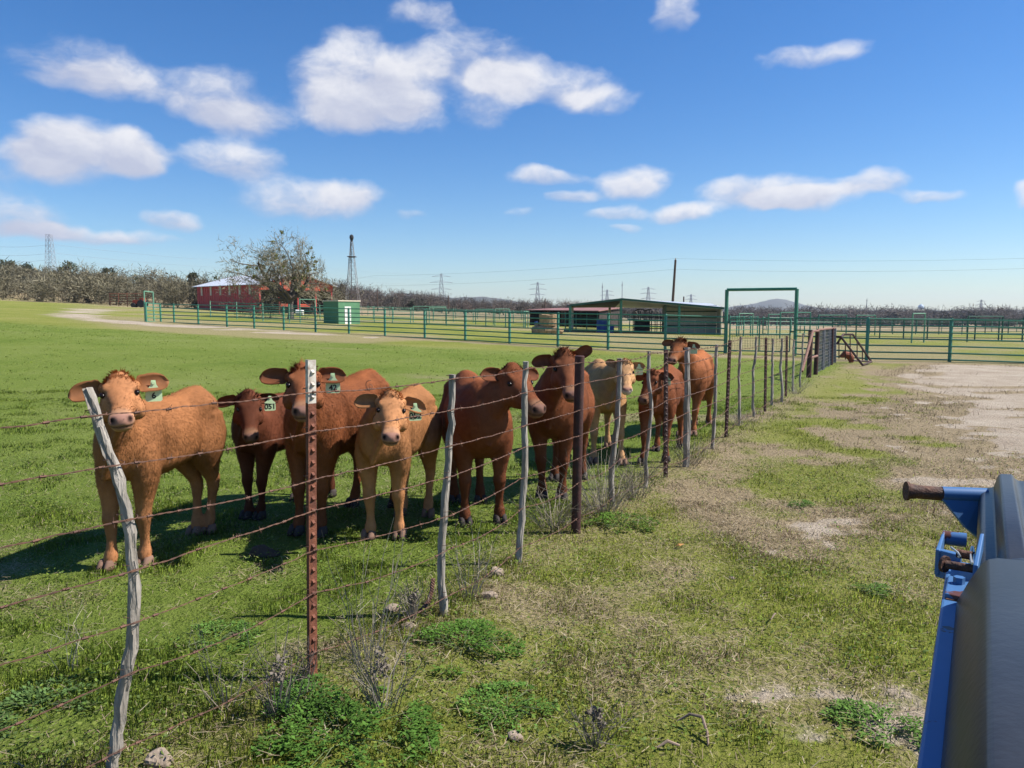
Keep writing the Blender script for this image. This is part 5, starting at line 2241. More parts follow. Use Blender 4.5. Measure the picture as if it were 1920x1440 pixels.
    # head coordinates of every vertex, face detail
    fv, lv, uv, ov = [np.array(q) for q in (f, lat, u, Oh)]
    rel = (co - ov) / hsz
    hx, hy, hz = rel @ fv, rel @ lv, rel @ uv
    disp = np.zeros_like(co)
    for sd in (1, -1):                               # nostrils pushed in, comma-shaped
        d2 = ((hx - .428) / .026) ** 2 + ((hy - .039 * sd) / .0135) ** 2 + ((hz - .006) / .019) ** 2
        k_ = np.exp(-d2 * 1.1)[:, None]
        disp -= k_ * (fv * .020 - lv * sd * .004) * hsz
        d2 = ((hx - .152) / .024) ** 2 + ((hy - .092 * sd) / .03) ** 2 + ((hz - .056) / .019) ** 2
        disp -= np.exp(-d2)[:, None] * (lv * sd * .75 + uv * .66) * .007 * hsz
    mouth = np.exp(-((hz + .030 - (hx - .42) * .10) / .007) ** 2) * sstep(hx, .32, .36) * (1 - sstep(hx, .47, .5))
    cenh = ov + fv * .36 * hsz + uv * (-.02) * hsz
    dirn = co - cenh
    dirn /= np.linalg.norm(dirn, axis=1)[:, None] + 1e-9
    disp -= dirn * (mouth * .007 * hsz)[:, None]
    # coat relief: shoulder, hip and rib forms
    def lump(c, rad, amt):
        nonlocal disp
        c = np.array(c) * s * np.array([.9, .92, 1])
        for sd in (1, -1):
            cc = c * np.array([1, sd * fat, 1])
            d = np.linalg.norm((co - cc) / (np.array(rad) * s), axis=1)
            disp += np.exp(-d * d * 1.6)[:, None] * np.array([0, sd, 0]) * amt * s
    lump((.38, .19, .72), (.13, .12, .22), .040)
    lump((-.44, .17, 1.0), (.10, .10, .07), .034)
    lump((-.30, .21, .88), (.10, .12, .12), -.034)
    lump((.22, .21, .75), (.05, .1, .22), -.026)
    lump((.44, .15, .98), (.16, .12, .07), -.020)
    lump((-.05, .22, .62), (.30, .1, .10), .016)
    lump((-.42, .17, .74), (.15, .1, .16), .030)
    co = co + disp.astype(np.float32)

    # colours
    coat = np.array(coat)
    Cc = np.tile(coat, (len(co), 1))
    nz_ = fbm(co[:, 0] * 7 + seed * 3 + 20, co[:, 2] * 7 + co[:, 1] * 5 + 20, 3)
    Cc *= (.8 + .4 * nz_)[:, None]
    zrel = co[:, 2] / s
    paleC = np.clip(coat * 1.55 + np.array((.05, .04, .03)), 0, .75)
    mixw = lambda w_, c_: Cc * (1 - w_[:, None]) + np.array(c_)[None] * w_[:, None]
    big_ = fbm(co[:, 0] * 2.6 + seed * 5 + 40, co[:, 2] * 2.6 + co[:, 1] * 2 + 9, 3)
    Cc *= (.62 + .76 * big_)[:, None]
    under = (1 - sstep(zrel, .42, .58)) * (1 - sstep(np.abs(co[:, 1]), .10 * s, .2 * s)) * sstep(zrel, .3, .4)
    Cc = mixw(under * .35, paleC)
    shin = (1 - sstep(zrel, .10, .42)) * .30
    Cc = mixw(shin * (1 if dark <= 0 else 0), paleC * .9)
    if dark > 0:
        Cc = mixw((1 - sstep(zrel, .15, .65)) * dark, coat * .45)  # legs and lower body darkened; puts chest shadow into the red coats' colour
    headm = sstep(hx, .0, .05) * (1 - sstep(np.sqrt(hy * hy + hz * hz), .16, .2)) * (1 - sstep(hx, .46, .5))
    Cc = mixw(headm * face_pale * .5, paleC)
    for sd in (1, -1):
        d2 = ((hx - .16) / .045) ** 2 + ((hy - .095 * sd) / .05) ** 2 + ((hz - .045) / .045) ** 2
        Cc = mixw(np.exp(-d2) * (.25 + .5 * face_pale), paleC * 1.1)
    muz = sstep(hx, .325, .375) * headm
    muzC = np.array((.36, .20, .115)) * (.45 + .55 * face_pale) + coat * .25
    Cc = mixw(muz * .9, np.clip(muzC, 0, .7))
    pad = sstep(hx, .388, .412) * headm * sstep(hz, -.022, -.008) * (1 - sstep(np.abs(hy), .050, .062))
    Cc = mixw(pad * .85, np.array((.36, .19, .15)) * (.45 + .55 * face_pale))
    for sd in (1, -1):
        d2 = ((hx - .425) / .026) ** 2 + ((hy - .039 * sd) / .0125) ** 2 + ((hz - .006) / .017) ** 2
        Cc = mixw(np.clip(np.exp(-d2 * 1.1) * 1.5, 0, 1), (.018, .009, .008))
        d2 = ((hx - .151) / .024) ** 2 + ((hy - .09 * sd) / .03) ** 2 + ((hz - .056) / .020) ** 2
        Cc = mixw(np.clip(np.exp(-d2 * 1.0) * 1.1, 0, 1), (.03, .016, .011))
    Cc = mixw(np.clip(mouth * headm * 1.2, 0, .85), (.06, .03, .025))
    if pale > 0:
        Cc = mixw(sstep(hx, .36, .40) * headm * pale * sstep(-hz + .02, 0, .02), (.62, .52, .44))

    # ears: cupped leaf shapes rooted in the head, part of the same body
    EV, EF, EC, ears_fur = [], [], [], []
    tagpos = {}
    for sd, droop in ((1, ear_l), (-1, ear_r)):
        rootp = HL(.030, .084 * sd, .048)
        out = (lat * sd * math.cos(droop) - u * math.sin(droop) * .6 - f * .10 + Vector((0, 0, -math.sin(droop) * .5))).normalized()
        facing = (f * .62 + u * .42 - out * .1)
        facing = (facing - out * facing.dot(out)).normalized()
        wdir = out.cross(facing).normalized() * (1 if sd > 0 else -1)   # upward edge
        if wdir.z < 0:
            wdir = -wdir
        Le = (.168, .175, .165, .172, .166, .155, .158, .150, .165, .170)[seed % 10] * hsz
        We = (.056, .060, .050, .056, .055, .052, .050, .046, .054, .050)[seed % 10] * hsz
        rows, cols_ = 11, 9
        for layer in (0, 1):
            base = len(EV)
            for i in range(rows):
                t = i / (rows - 1)
                t2 = (t - .52) / (.52 if t < .52 else .485)
                wid = We * max(0.0, 1 - abs(t2) ** 2.5) ** .55 * .92 + (We * .38 * (1 - t / .3) if t < .3 else 0)
                wid = max(wid, .004)
                for j in range(cols_):
                    v_ = -1 + 2 * j / (cols_ - 1)
                    cup = (v_ * v_ - .55) * wid * .62 * (1 - .45 * t)
                    p = rootp + out * (Le * t) + wdir * (wid * v_) + facing * (cup - .012 * hsz * layer * (1 - v_ * v_ * .9)) - Vector((0, 0, .02 * t * t))
                    EV.append(p)
                    inner = (1 - abs(v_)) * sstep(t, .1, .3)
                    cI = coat * (.62 if dark > 0 else .75) + np.array((.05, .025, .018))
                    EC.append(coat * .95 if layer else (cI * float(inner) + coat * .8 * (1 - float(inner))))
            for i in range(rows - 1):
                for j in range(cols_ - 1):
                    q = base + i * cols_ + j
                    EF.append((q, q + 1, q + cols_ + 1, q + cols_))
        b0, b1 = len(EV) - 2 * rows * cols_, len(EV) - rows * cols_
        rim = [i * cols_ for i in range(rows)] + [(rows - 1) * cols_ + j for j in range(1, cols_)] + [i * cols_ + cols_ - 1 for i in range(rows - 2, -1, -1)]
        for a_, c_ in zip(rim[:-1], rim[1:]):
            EF.append((b0 + a_, b0 + c_, b1 + c_, b1 + a_))
        tagpos[sd] = (rootp + out * (Le * .52) + facing * (-.02 * hsz), out, facing, wdir)
    # hooves: two claws each, same body
    HVs, HFs, HCs = [], [], []
    for (ft, gzz) in hooves:
        for sd in (1, -1):
            base = len(HVs)
            prof = [(.0, .056, .029), (.028, .050, .027), (.052, .040, .024), (.066, .030, .018)]
            for (z, lx, wy) in prof:
                for j in range(10):
                    a_ = 2 * math.pi * j / 10
                    sh = .016 * (1 - z / .066)
                    HVs.append(Vector((ft.x + .004 + (sh + math.cos(a_) * lx) * s, ft.y + (sd * .0265 + math.sin(a_) * wy) * s, gzz + .004 + z * s)))
                    HCs.append(np.array((.055, .045, .042)) if dark > 0 else np.array((.20, .12, .085)))
            for fc_ in ring_faces(4, 10, base):
                HFs.append(fc_)
    # assemble
    allV = np.concatenate([co, np.array([tuple(v) for v in EV]), np.array([tuple(v) for v in HVs])])
    allC = np.concatenate([Cc, np.array(EC), np.array(HCs)])
    me = bpy.data.meshes.new('body')
    fl = [tuple(q) for q in quads.tolist()] + [tuple(len(co) + i for i in q) for q in EF] + [tuple(len(co) + len(EV) + i for i in q) for q in HFs]
    me.from_pydata(allV.tolist(), [], fl)
    me.polygons.foreach_set('use_smooth', [True] * len(me.polygons))
    at_ = me.color_attributes.new('Col', 'FLOAT_COLOR', 'POINT')
    c4 = np.ones((len(allV), 4), np.float32)
    c4[:, :3] = np.clip(allC, 0, .8)
    at_.data.foreach_set('color', c4.ravel())
    me.update()
    body = link('body', me, M['hide'], root)
    # eyes
    for sd in (1, -1):
        m = MB()
        c = (.152, .0835 * sd, .050)
        en, eu = (0, .75 * sd, .66), (0, -.66 * sd, .75)
        for_r = []
        nn = 14
        for i in range(1, 10):
            t = math.pi * i / 10
            for_r.append([HL(c[0] + .0205 * math.sin(t) * math.cos(2 * math.pi * j / nn), c[1] + en[1] * .018 * math.cos(t) + eu[1] * .0150 * math.sin(t) * math.sin(2 * math.pi * j / nn), c[2] + en[2] * .018 * math.cos(t) + eu[2] * .0150 * math.sin(t) * math.sin(2 * math.pi * j / nn)) for j in range(nn)])
        m.add([v for g in for_r for v in g], ring_faces(9, nn))
        m.build('eye', M['eye'], root, True)
    if horns:
        for sd in (1, -1):
            m = MB()
            m.tube([HL(.01, .06 * sd, .08), HL(-.005, .075 * sd, .13), HL(-.01, .078 * sd, .165)], [.02 * hsz, .015 * hsz, .004 * hsz], 8)
            m.build('horn_bud', M['cream'], root, True)

    # fur: short blades growing out of the hide, lying back and down
    q4 = quads
    p0, p1, p2, p3 = (co[q4[:, i]] for i in range(4))
    nrm = np.cross(p2 - p0, p3 - p1)
    area = np.linalg.norm(nrm, axis=1) / 2
    nrm /= (2 * area[:, None] + 1e-12)
    mid = (p0 + p1 + p2 + p3) / 4
    mh = (mid - ov) / hsz
    mx_, my_, mz_ = mh @ fv, mh @ lv, mh @ uv
    headf = (mx_ > 0) & (np.hypot(my_, mz_) < .19) & (mx_ < .48)
    w_ = area.copy()
    w_[headf & (mx_ > .36)] *= .04
    w_[mid[:, 2] < .05 * s] = 0
    for sd in (1, -1):
        w_[((mx_ - .151) / .032) ** 2 + ((my_ - .09 * sd) / .04) ** 2 + ((mz_ - .056) / .028) ** 2 < 1] = 0
    nh = int(fur_n * area.sum())
    idx = r.choice(len(q4), nh, p=w_ / w_.sum())
    a_, b_ = r.random(nh)[:, None], r.random(nh)[:, None]
    P_ = (p0[idx] * (1 - a_) + p1[idx] * a_) * (1 - b_) + (p3[idx] * (1 - a_) + p2[idx] * a_) * b_
    Nn = nrm[idx]
    isf = headf[idx]
    flow = np.tile(np.array((-.55, 0, -.75)), (nh, 1))
    flow[isf] = fv * .4 + uv * .0 - lv * 0
    facetop = isf & (mx_[idx] < .085) & (np.abs(my_[idx]) < .075) & (mz_[idx] > .04)
    nzx = fbm(P_[:, 0] * 16 + P_[:, 1] * 9, P_[:, 2] * 16 + 5 + seed, 3) - .5
    nzy = fbm(P_[:, 0] * 16 + 31 + seed, P_[:, 2] * 16 + P_[:, 1] * 9 + 60, 3) - .5
    tang1 = np.cross(Nn, np.array((.3, .9, .1)))
    tang2 = np.cross(Nn, tang1)
    flow = flow + (tang1 * nzx[:, None] + tang2 * nzy[:, None]) * (.8 + 4.5 * curl)
    flow -= Nn * (flow * Nn).sum(1)[:, None]
    flow /= np.linalg.norm(flow, axis=1)[:, None] + 1e-9
    hd_ = np.linalg.norm(np.stack([mx_[idx] - .14, my_[idx], mz_[idx]], 1), axis=1)
    ln = .010 + (.018 * shag - .010) * sstep(hd_, .20, .42) * sstep(P_[:, 2], .22 * s, .62 * s)
    lift = np.full(nh, .36)
    ln[facetop] = tuft
    lift[facetop] = .8
    spine = (~isf) & (Nn[:, 2] > .8) & (P_[:, 2] > .95 * s)
    lift[spine] = .6
    ln *= r.uniform(.6, 1.35, nh) * s
    D = Nn * lift[:, None] + flow * (1 - lift * .5)[:, None] + r.normal(0, .16, (nh, 3))
    D /= np.linalg.norm(D, axis=1)[:, None]
    side = np.cross(D, Nn)
    side /= np.linalg.norm(side, axis=1)[:, None] + 1e-9
    wv = .0021 * r.uniform(.7, 1.4, nh)[:, None] * (1 if voxel < .0145 else 1.5)
    FVv = np.stack([P_ - side * wv - Nn * .002, P_ + side * wv - Nn * .002, P_ + D * ln[:, None]], 1).reshape(-1, 3)
    nearv = q4[idx, 0]
    Cf = Cc[nearv] * (r.uniform(.9, 1.12, nh) * (1 + (.28 + .5 * curl) * nzx))[:, None]
    Cf = np.repeat(Cf, 3, 0)
    Cf[2::3] *= 1.12
    Nrm = np.repeat(Nn * .8 + D * .35, 3, 0)
    Nrm /= np.linalg.norm(Nrm, axis=1)[:, None]
    fo = soup('fur', FVv, np.arange(nh * 3).reshape(-1, 3), M['fur'], root, colors=np.clip(Cf, 0, .8), normals=Nrm)
    fo['kind'] = 'stuff'

    # ear tag on the calf's own left ear
    if tagtext is not None:
        tp, out, facing, wdir = tagpos[1]
        th_, sc_ = .0025, hsz * 1.18
        # hangs down from the ear, its face turned toward the calf's front
        down = Vector((0, 0, -1))
        nrmv = (facing - down * facing.dot(down)).normalized()
        sidev = down.cross(nrmv).normalized()
        outl = [(-.010, -.012), (.010, -.012), (.013, .010), (.020, .022), (.036, .034), (.038, .085), (.030, .092), (-.030, .092), (-.038, .085), (-.036, .034), (-.020, .022), (-.013, .010)]
        org = tp + nrmv * .020 * sc_ - down * .0
        m = MB()
        k2 = len(outl)
        fr = [org + sidev * x * sc_ + down * y * sc_ for x, y in outl]
        bk = [p - nrmv * th_ for p in fr]
        m.add(fr + bk, [tuple(range(k2)), tuple(range(2 * k2 - 1, k2 - 1, -1))] + [(i, (i + 1) % k2, (i + 1) % k2 + k2, i + k2) for i in range(k2)])
        tg = m.build('ear_tag', M['tag'], root)
        m = MB()
        m.tube([org - nrmv * .004, org + nrmv * .006], .008 * sc_, 10)
        m.build('stud', M['tag'], tg)
        if tagtext:
            cu = bpy.data.curves.new('digits', 'FONT')
            cu.body = tagtext
            cu.align_x, cu.align_y = 'CENTER', 'CENTER'
            cu.size = .050 * sc_ if len(tagtext) > 2 else .040 * sc_
            cu.offset = .0016
            to = bpy.data.objects.new('tmp', cu)
            COL.objects.link(to)
            dg = bpy.context.evaluated_depsgraph_get()
            tm = bpy.data.meshes.new_from_object(to.evaluated_get(dg))
            bpy.data.objects.remove(to)
            tx = sidev * (1 if (Matrix((sidev, -down, nrmv)).determinant() > 0) else -1)
            ctr = org + down * .064 * sc_ + nrmv * .0012
            for v in tm.vertices:
                c = v.co.copy()
                v.co = ctr + tx * c.x - down * c.y
            link('tag_number', tm, M['ink'], tg)
    print('CALF', label[:28], 'verts', len(co), 'fur', nh, 'base', round((fc - rc).length, 2), 'pitch', round(math.degrees(math.asin(-f.z)), 1), 'reach', [round(c, 2) for c in Oh])
    return root


calf('tan calf nearest the bent stave, facing the camera', [(274, 1062), (203, 1068), (393, 999), (366, 1002)], 1.10, (221, 699), (227, 787), 4.55, (.29, .120, .047), .78, 1.06, '6', .0125, 15000, deep=-0.035, head_turn=0.07, seed=1, ear_l=-.1, ear_r=.08, tuft=.026, face_pale=.8)
calf('small dark red calf wearing ear tag 051', [(489, 972), (464, 971), (622, 930), (556, 938)], 1.01, (466, 733), (471, 822), 5.75, (.135, .042, .02), .82, 1.02, '051', .0135, 13000, deep=-0.03, head_turn=-0.06, seed=2, ear_l=-.02, ear_r=.22, tuft=.045, dark=.75, curl=.2)
calf('tall shaggy red calf half hidden by the near steel post', [(601, 1004), (558, 1001), (742, 950), (662, 949)], 1.16, (568, 682), (568, 772), 5.25, (.20, .066, .025), .88, 1.08, '42', .0135, 15000, seed=3, ear_l=-.05, ear_r=-.05, tuft=.04, dark=.35, curl=.35, face_pale=.3, shag=1.3)
calf('pale tan calf wearing ear tag 052', [(751, 1008), (692, 1009), (804, 968), (752, 966)], 1.06, (734, 733), (733, 821), 5.15, (.355, .158, .064), .82, 1.02, '052', .0125, 15000, deep=-0.03, head_turn=-0.08, seed=4, ear_l=.22, ear_r=.02, tuft=.03, face_pale=.7)
calf('big dark red calf with its head turned sideways between two staves', [(937, 980), (872, 985), (901, 943), (853, 942)], 1.14, (962, 682), (1014, 768), 5.75, (.165, .052, .021), 1.0, 1.08, None, .0135, 13000, deep=.035, seed=5, ear_l=.0, ear_r=-.15, tuft=.02, dark=.45, shag=.7)
calf('big red calf with curly forehead behind the round pipe post', [(1053, 938), (1016, 935), (1092, 898), (1040, 901)], 1.16, (1057, 655), (1074, 742), 6.35, (.175, .057, .023), .97, 1.06, None, .0135, 13000, deep=.03, head_turn=0.12, seed=6, ear_l=-.55, ear_r=.0, tuft=.045, dark=.45, curl=.2, face_pale=.35, shag=.8)
calf('pale cream calf with whitish muzzle standing behind the round pipe post', [(1167, 871), (1112, 868), (1140, 838), (1096, 836)], 1.08, (1172, 674), (1176, 733), 8.0, (.40, .22, .10), .93, .95, '', .0150, 11000, seed=7, ear_l=.0, ear_r=-.45, tuft=.03, pale=.9, face_pale=1.0, shag=.7)
calf('small red calf with lowered head behind the slim stave', [(1249, 865), (1203, 870), (1278, 838), (1230, 846)], 1.02, (1222, 694), (1202, 752), 8.1, (.19, .062, .026), .88, 1.0, '', .0150, 11000, deep=-0.02, head_turn=0.1, seed=8, ear_l=.05, ear_r=.05, tuft=.03, dark=.2)
calf('red calf standing at the back with raised head', [(1300, 817), (1272, 820), (1330, 796), (1302, 797)], 1.10, (1276, 634), (1258, 676), 9.85, (.24, .084, .032), .88, 1.0, '', .0160, 10000, head_turn=-0.1, seed=9, ear_l=.0, ear_r=.0, tuft=.05, curl=.3)
exec_order = 4

# ------------------------------------------------------------------ grass
def blades(name, label, X, Y, ln, wd, colr, bend, segs, rg, upn=.75):
    n = len(X)
    Z = ground_z(X, Y)
    near = 1 - sstep(np.hypot(X, Y), 14, 40)
    Z = Z + near * ((fbm(X * 1.3, Y * 1.3) - .5) * .05 + (fbm(X * 5 + 9, Y * 5) - .5) * .025) - .004
    P = np.stack([X, Y, Z], 1)
    a = rg.uniform(0, 2 * math.pi, n)
    d = np.stack([np.cos(a), np.sin(a), np.zeros(n)], 1)
    s = np.stack([-np.sin(a + rg.normal(0, .6, n)), np.cos(a), np.zeros(n)], 1)
    s /= np.linalg.norm(s, axis=1)[:, None]
    up = np.array([0, 0, 1.0])
    if segs == 2:
        mid = P + (up * .62 + d * (bend * .30)[:, None]) * ln[:, None]
        tip = P + (up * (1 - .45 * bend)[:, None] + d * bend[:, None]) * ln[:, None]
        V = np.stack([P - s * wd[:, None], P + s * wd[:, None], mid + s * wd[:, None] * .75, mid - s * wd[:, None] * .75, tip], 1).reshape(-1, 3)
        b = np.arange(n)[:, None] * 5
        F = np.concatenate([b + np.array([0, 1, 2]), b + np.array([0, 2, 3]), b + np.array([3, 2, 4])])
        k = 5
        sh = np.array([.7, .7, 1, 1, 1.15])
    else:
        tip = P + (up * (1 - .4 * bend)[:, None] + d * bend[:, None]) * ln[:, None]
        V = np.stack([P - s * wd[:, None], P + s * wd[:, None], tip], 1).reshape(-1, 3)
        F = np.arange(n * 3).reshape(n, 3)
        k = 3
        sh = np.array([.8, .8, 1.1])
    C = np.repeat(colr, k, 0)
    nn = np.stack([d[:, 0] * .5, d[:, 1] * .5, np.full(n, 1.0)], 1) * upn + rg.normal(0, .28, (n, 3))
    nn[:, 2] = np.abs(nn[:, 2])
    nn /= np.linalg.norm(nn, axis=1)[:, None]
    o = soup(name, V, F, M['grass'], colors=np.clip(C, 0, .7), normals=np.repeat(nn, k, 0))
    return tag(o, label, 'grass', kind='stuff')


GREENS = np.array([(.165, .205, .028), (.195, .225, .036), (.115, .165, .024), (.215, .235, .048), (.140, .185, .034)])
STRAWS = np.array([(.40, .33, .215), (.34, .27, .175), (.46, .39, .27), (.27, .205, .14)])


def scatter(n, y0, y1, rg, power=1.0, margin=.1):
    u = rg.random(n)
    Y = np.sqrt(y0 ** 2 + (y1 ** 2 - y0 ** 2) * u ** power)
    X = rg.uniform(-.667 - margin, .667 + margin, n) * Y
    return X, Y


def grass_zone(name, label, n, y0, y1, h, w, segs, rg, power=1.0, gain=1.0):
    X, Y = scatter(n, y0, y1, rg, power)
    dry, bare, s, past, inside, n1, n2 = zones(X, Y)
    clump = fbm(X * 3.1 + 4, Y * 3.1 + 8, 3)
    keep = rg.random(n) > np.clip(bare * 1.15, 0, .985)
    keep &= (inside < .5)
    keep &= rg.random(n) < np.clip(.46 + 1.7 * (clump - .42), .15, 1)
    X, Y, dry, s, past, n1, n2, clump = (q[keep] for q in (X, Y, dry, s, past, n1, n2, clump))
    n = len(X)
    isdry = rg.random(n) < np.clip(.05 + dry * 1.0, 0, .93)
    c = GREENS[rg.integers(0, 5, n)]
    patch = fbm(X * .8 + 90, Y * .8 + 33, 3)
    patch2 = fbm(X * .23 + 10, Y * .23 + 63, 3)
    c = c * ((.62 + .45 * patch + .32 * patch2) * (1 + .18 * (1 - past)))[:, None]
    c = c * (1 - past[:, None] * np.array((.12, .0, .05)))
    yel = sstep(patch, .5, .7)[:, None] * (1 - .5 * past[:, None])
    c = c * (1 - .35 * yel) + np.array((.22, .24, .045)) * .35 * yel
    c[isdry] = STRAWS[rg.integers(0, 4, isdry.sum())]
    c *= rg.uniform(.7, 1.3, n)[:, None] * gain
    strip = 1 - sstep(np.abs(s), .1, .55)
    vz = (1 - past)
    hh = h * (.5 + .28 * vz + .8 * strip * rg.random(n) + (.85 - .5 * vz) * sstep(clump, .48, .68))
    ln = hh * rg.uniform(.45, 1.35, n)
    ln[isdry] *= rg.uniform(.5, 1.1, isdry.sum())
    bend = rg.uniform(.15, .95, n)
    bend[isdry] = rg.uniform(.8, 2.0, isdry.sum())
    wd = w * rg.uniform(.6, 1.4, n)
    wd[isdry] *= .7
    return blades(name, label, X, Y, ln, wd, c, bend, segs, rg)


gr = np.random.default_rng(99)
grass_zone('grass', 'short mixed green and straw grass nearest the camera', 255000, 2.0, 6.6, .036, .0021, 2, gr, 1.0, 1.5)
grass_zone('grass', 'short green grass round the calves and along the wire', 260000, 6.4, 15, .040, .0048, 1, gr, .9, 1.3)
grass_zone('grass', 'bright short pasture grass out to the pipe fence', 100000, 14.5, 44, .024, .016, 1, gr, .85, 1.15)

# flat straw litter and small broad leaves lying low in the near grass
X, Y = scatter(60000, 2.2, 8.5, gr)
dry, bare, s, past, inside, n1, n2 = zones(X, Y)
kp = gr.random(len(X)) < np.clip(dry * 1.2 + .12, 0, .9) * (1 - bare * .6)
X, Y = X[kp], Y[kp]
n = len(X)
cl = STRAWS[gr.integers(0, 4, n)] * gr.uniform(.9, 1.6, n)[:, None]
a = gr.uniform(0, 6.283, n)
Z = ground_z(X, Y) + (fbm(X * 1.3, Y * 1.3) - .5) * .05 + (fbm(X * 5 + 9, Y * 5) - .5) * .025 + gr.uniform(.006, .045, n)
d3 = np.stack([np.cos(a), np.sin(a), gr.normal(0, .22, n)], 1) * gr.uniform(.02, .07, n)[:, None]
s3 = np.stack([-np.sin(a), np.cos(a), np.zeros(n)], 1) * gr.uniform(.0010, .0024, n)[:, None]
P3 = np.stack([X, Y, Z], 1)
V = np.stack([P3 - s3, P3 + s3, P3 + d3 + s3 * .6, P3 + d3 - s3 * .6], 1).reshape(-1, 3)
tag(soup('straw_litter', V, np.arange(n * 4).reshape(n, 4), M['grass'], colors=np.repeat(cl, 4, 0)), 'flattened dead straw littering the near ground', 'straw', kind='stuff')
X, Y = scatter(90000, 2.2, 8.5, gr)
dry, bare, s, past, inside, n1, n2 = zones(X, Y)
kp = (gr.random(len(X)) > bare) & (gr.random(len(X)) < np.clip((fbm(X * 2.4 + 77, Y * 2.4 + 12, 3) - .44) * 5, 0, .9) * (1 - .7 * dry))
X, Y = X[kp], Y[kp]
n = len(X)
a = gr.uniform(0, 6.283, n)
Z = ground_z(X, Y) + (fbm(X * 1.3, Y * 1.3) - .5) * .05 + (fbm(X * 5 + 9, Y * 5) - .5) * .025 + gr.uniform(.012, .05, n)
l3 = gr.uniform(.008, .022, n)[:, None]
d3 = np.stack([np.cos(a), np.sin(a), gr.uniform(-.2, .7, n)], 1) * l3
s3 = np.stack([-np.sin(a), np.cos(a), gr.normal(0, .25, n)], 1) * l3 * gr.uniform(.2, .45, n)[:, None]
P3 = np.stack([X, Y, Z], 1)
V = np.stack([P3, P3 + d3 * .5 + s3, P3 + d3, P3 + d3 * .5 - s3], 1).reshape(-1, 3)
cl = np.array([(.155, .215, .04), (.115, .18, .035), (.20, .235, .055), (.13, .18, .055)])[gr.integers(0, 4, n)] * gr.uniform(.65, 1.35, n)[:, None]
tag(soup('low_forbs', V, np.arange(n * 4).reshape(n, 4), M['leaf'], colors=np.repeat(cl, 4, 0)), 'tiny broad-leaved green plants mixed through the near grass', 'ground cover', kind='stuff')

# dead weed scrub on the yard edge
X, Y = scatter(90000, 5.0, 25, gr, .8)
dry, bare, s, past, inside, n1, n2 = zones(X, Y)
wb = sstep(s + (n1 - .5) * 1.6 + (n2 - .5), 1.0, 2.0) * (1 - sstep(s, 5, 9)) * (1 - bare) * (1 - inside)
kp = gr.random(len(X)) < wb * np.clip(.2 + 2.6 * (fbm(X * 2.2, Y * 2.2) - .42), .03, 1)
X, Y = X[kp], Y[kp]
cw = np.array([(.22, .165, .11), (.29, .22, .15), (.17, .125, .085)])[gr.integers(0, 3, len(X))] * gr.uniform(.7, 1.3, len(X))[:, None]
blades('dead_weeds', 'brown dead weeds matting the edge of the bare yard', X, Y, gr.uniform(.03, .13, len(X)), gr.uniform(.002, .006, len(X)), cw, gr.uniform(.3, 1.4, len(X)), 1, gr)

# pale gravel chips in the worn patches near the machine
X, Y = scatter(40000, 2.2, 9, gr)
dry, bare, s, past, inside, n1, n2 = zones(X, Y)
kp = (bare > .35) & (past < .5)
X, Y = X[kp][:9000], Y[kp][:9000]
n = len(X)
Z = ground_z(X, Y) + (fbm(X * 1.3, Y * 1.3) - .5) * .05 + (fbm(X * 5 + 9, Y * 5) - .5) * .025
rad = gr.uniform(.003, .009, n)
tet = np.array([(1, 0, -.3), (-.5, .87, -.3), (-.5, -.87, -.3), (0, 0, .8)])
V = (tet[None] * gr.uniform(.7, 1.3, (n, 4, 1))) * rad[:, None, None] + np.stack([X, Y, Z], 1)[:, None]
fb = np.array([(0, 1, 3), (1, 2, 3), (2, 0, 3)])
F = (np.arange(n)[:, None, None] * 4 + fb[None]).reshape(-1, 3)
C = np.repeat(np.array((.44, .38, .29)) * gr.uniform(.6, 1.2, (n, 1)), 4, 0)
tag(soup('gravel', V.reshape(-1, 3), F, M['twig'], colors=C), 'pale limestone chips scattered over the worn ground', 'gravel', kind='stuff')


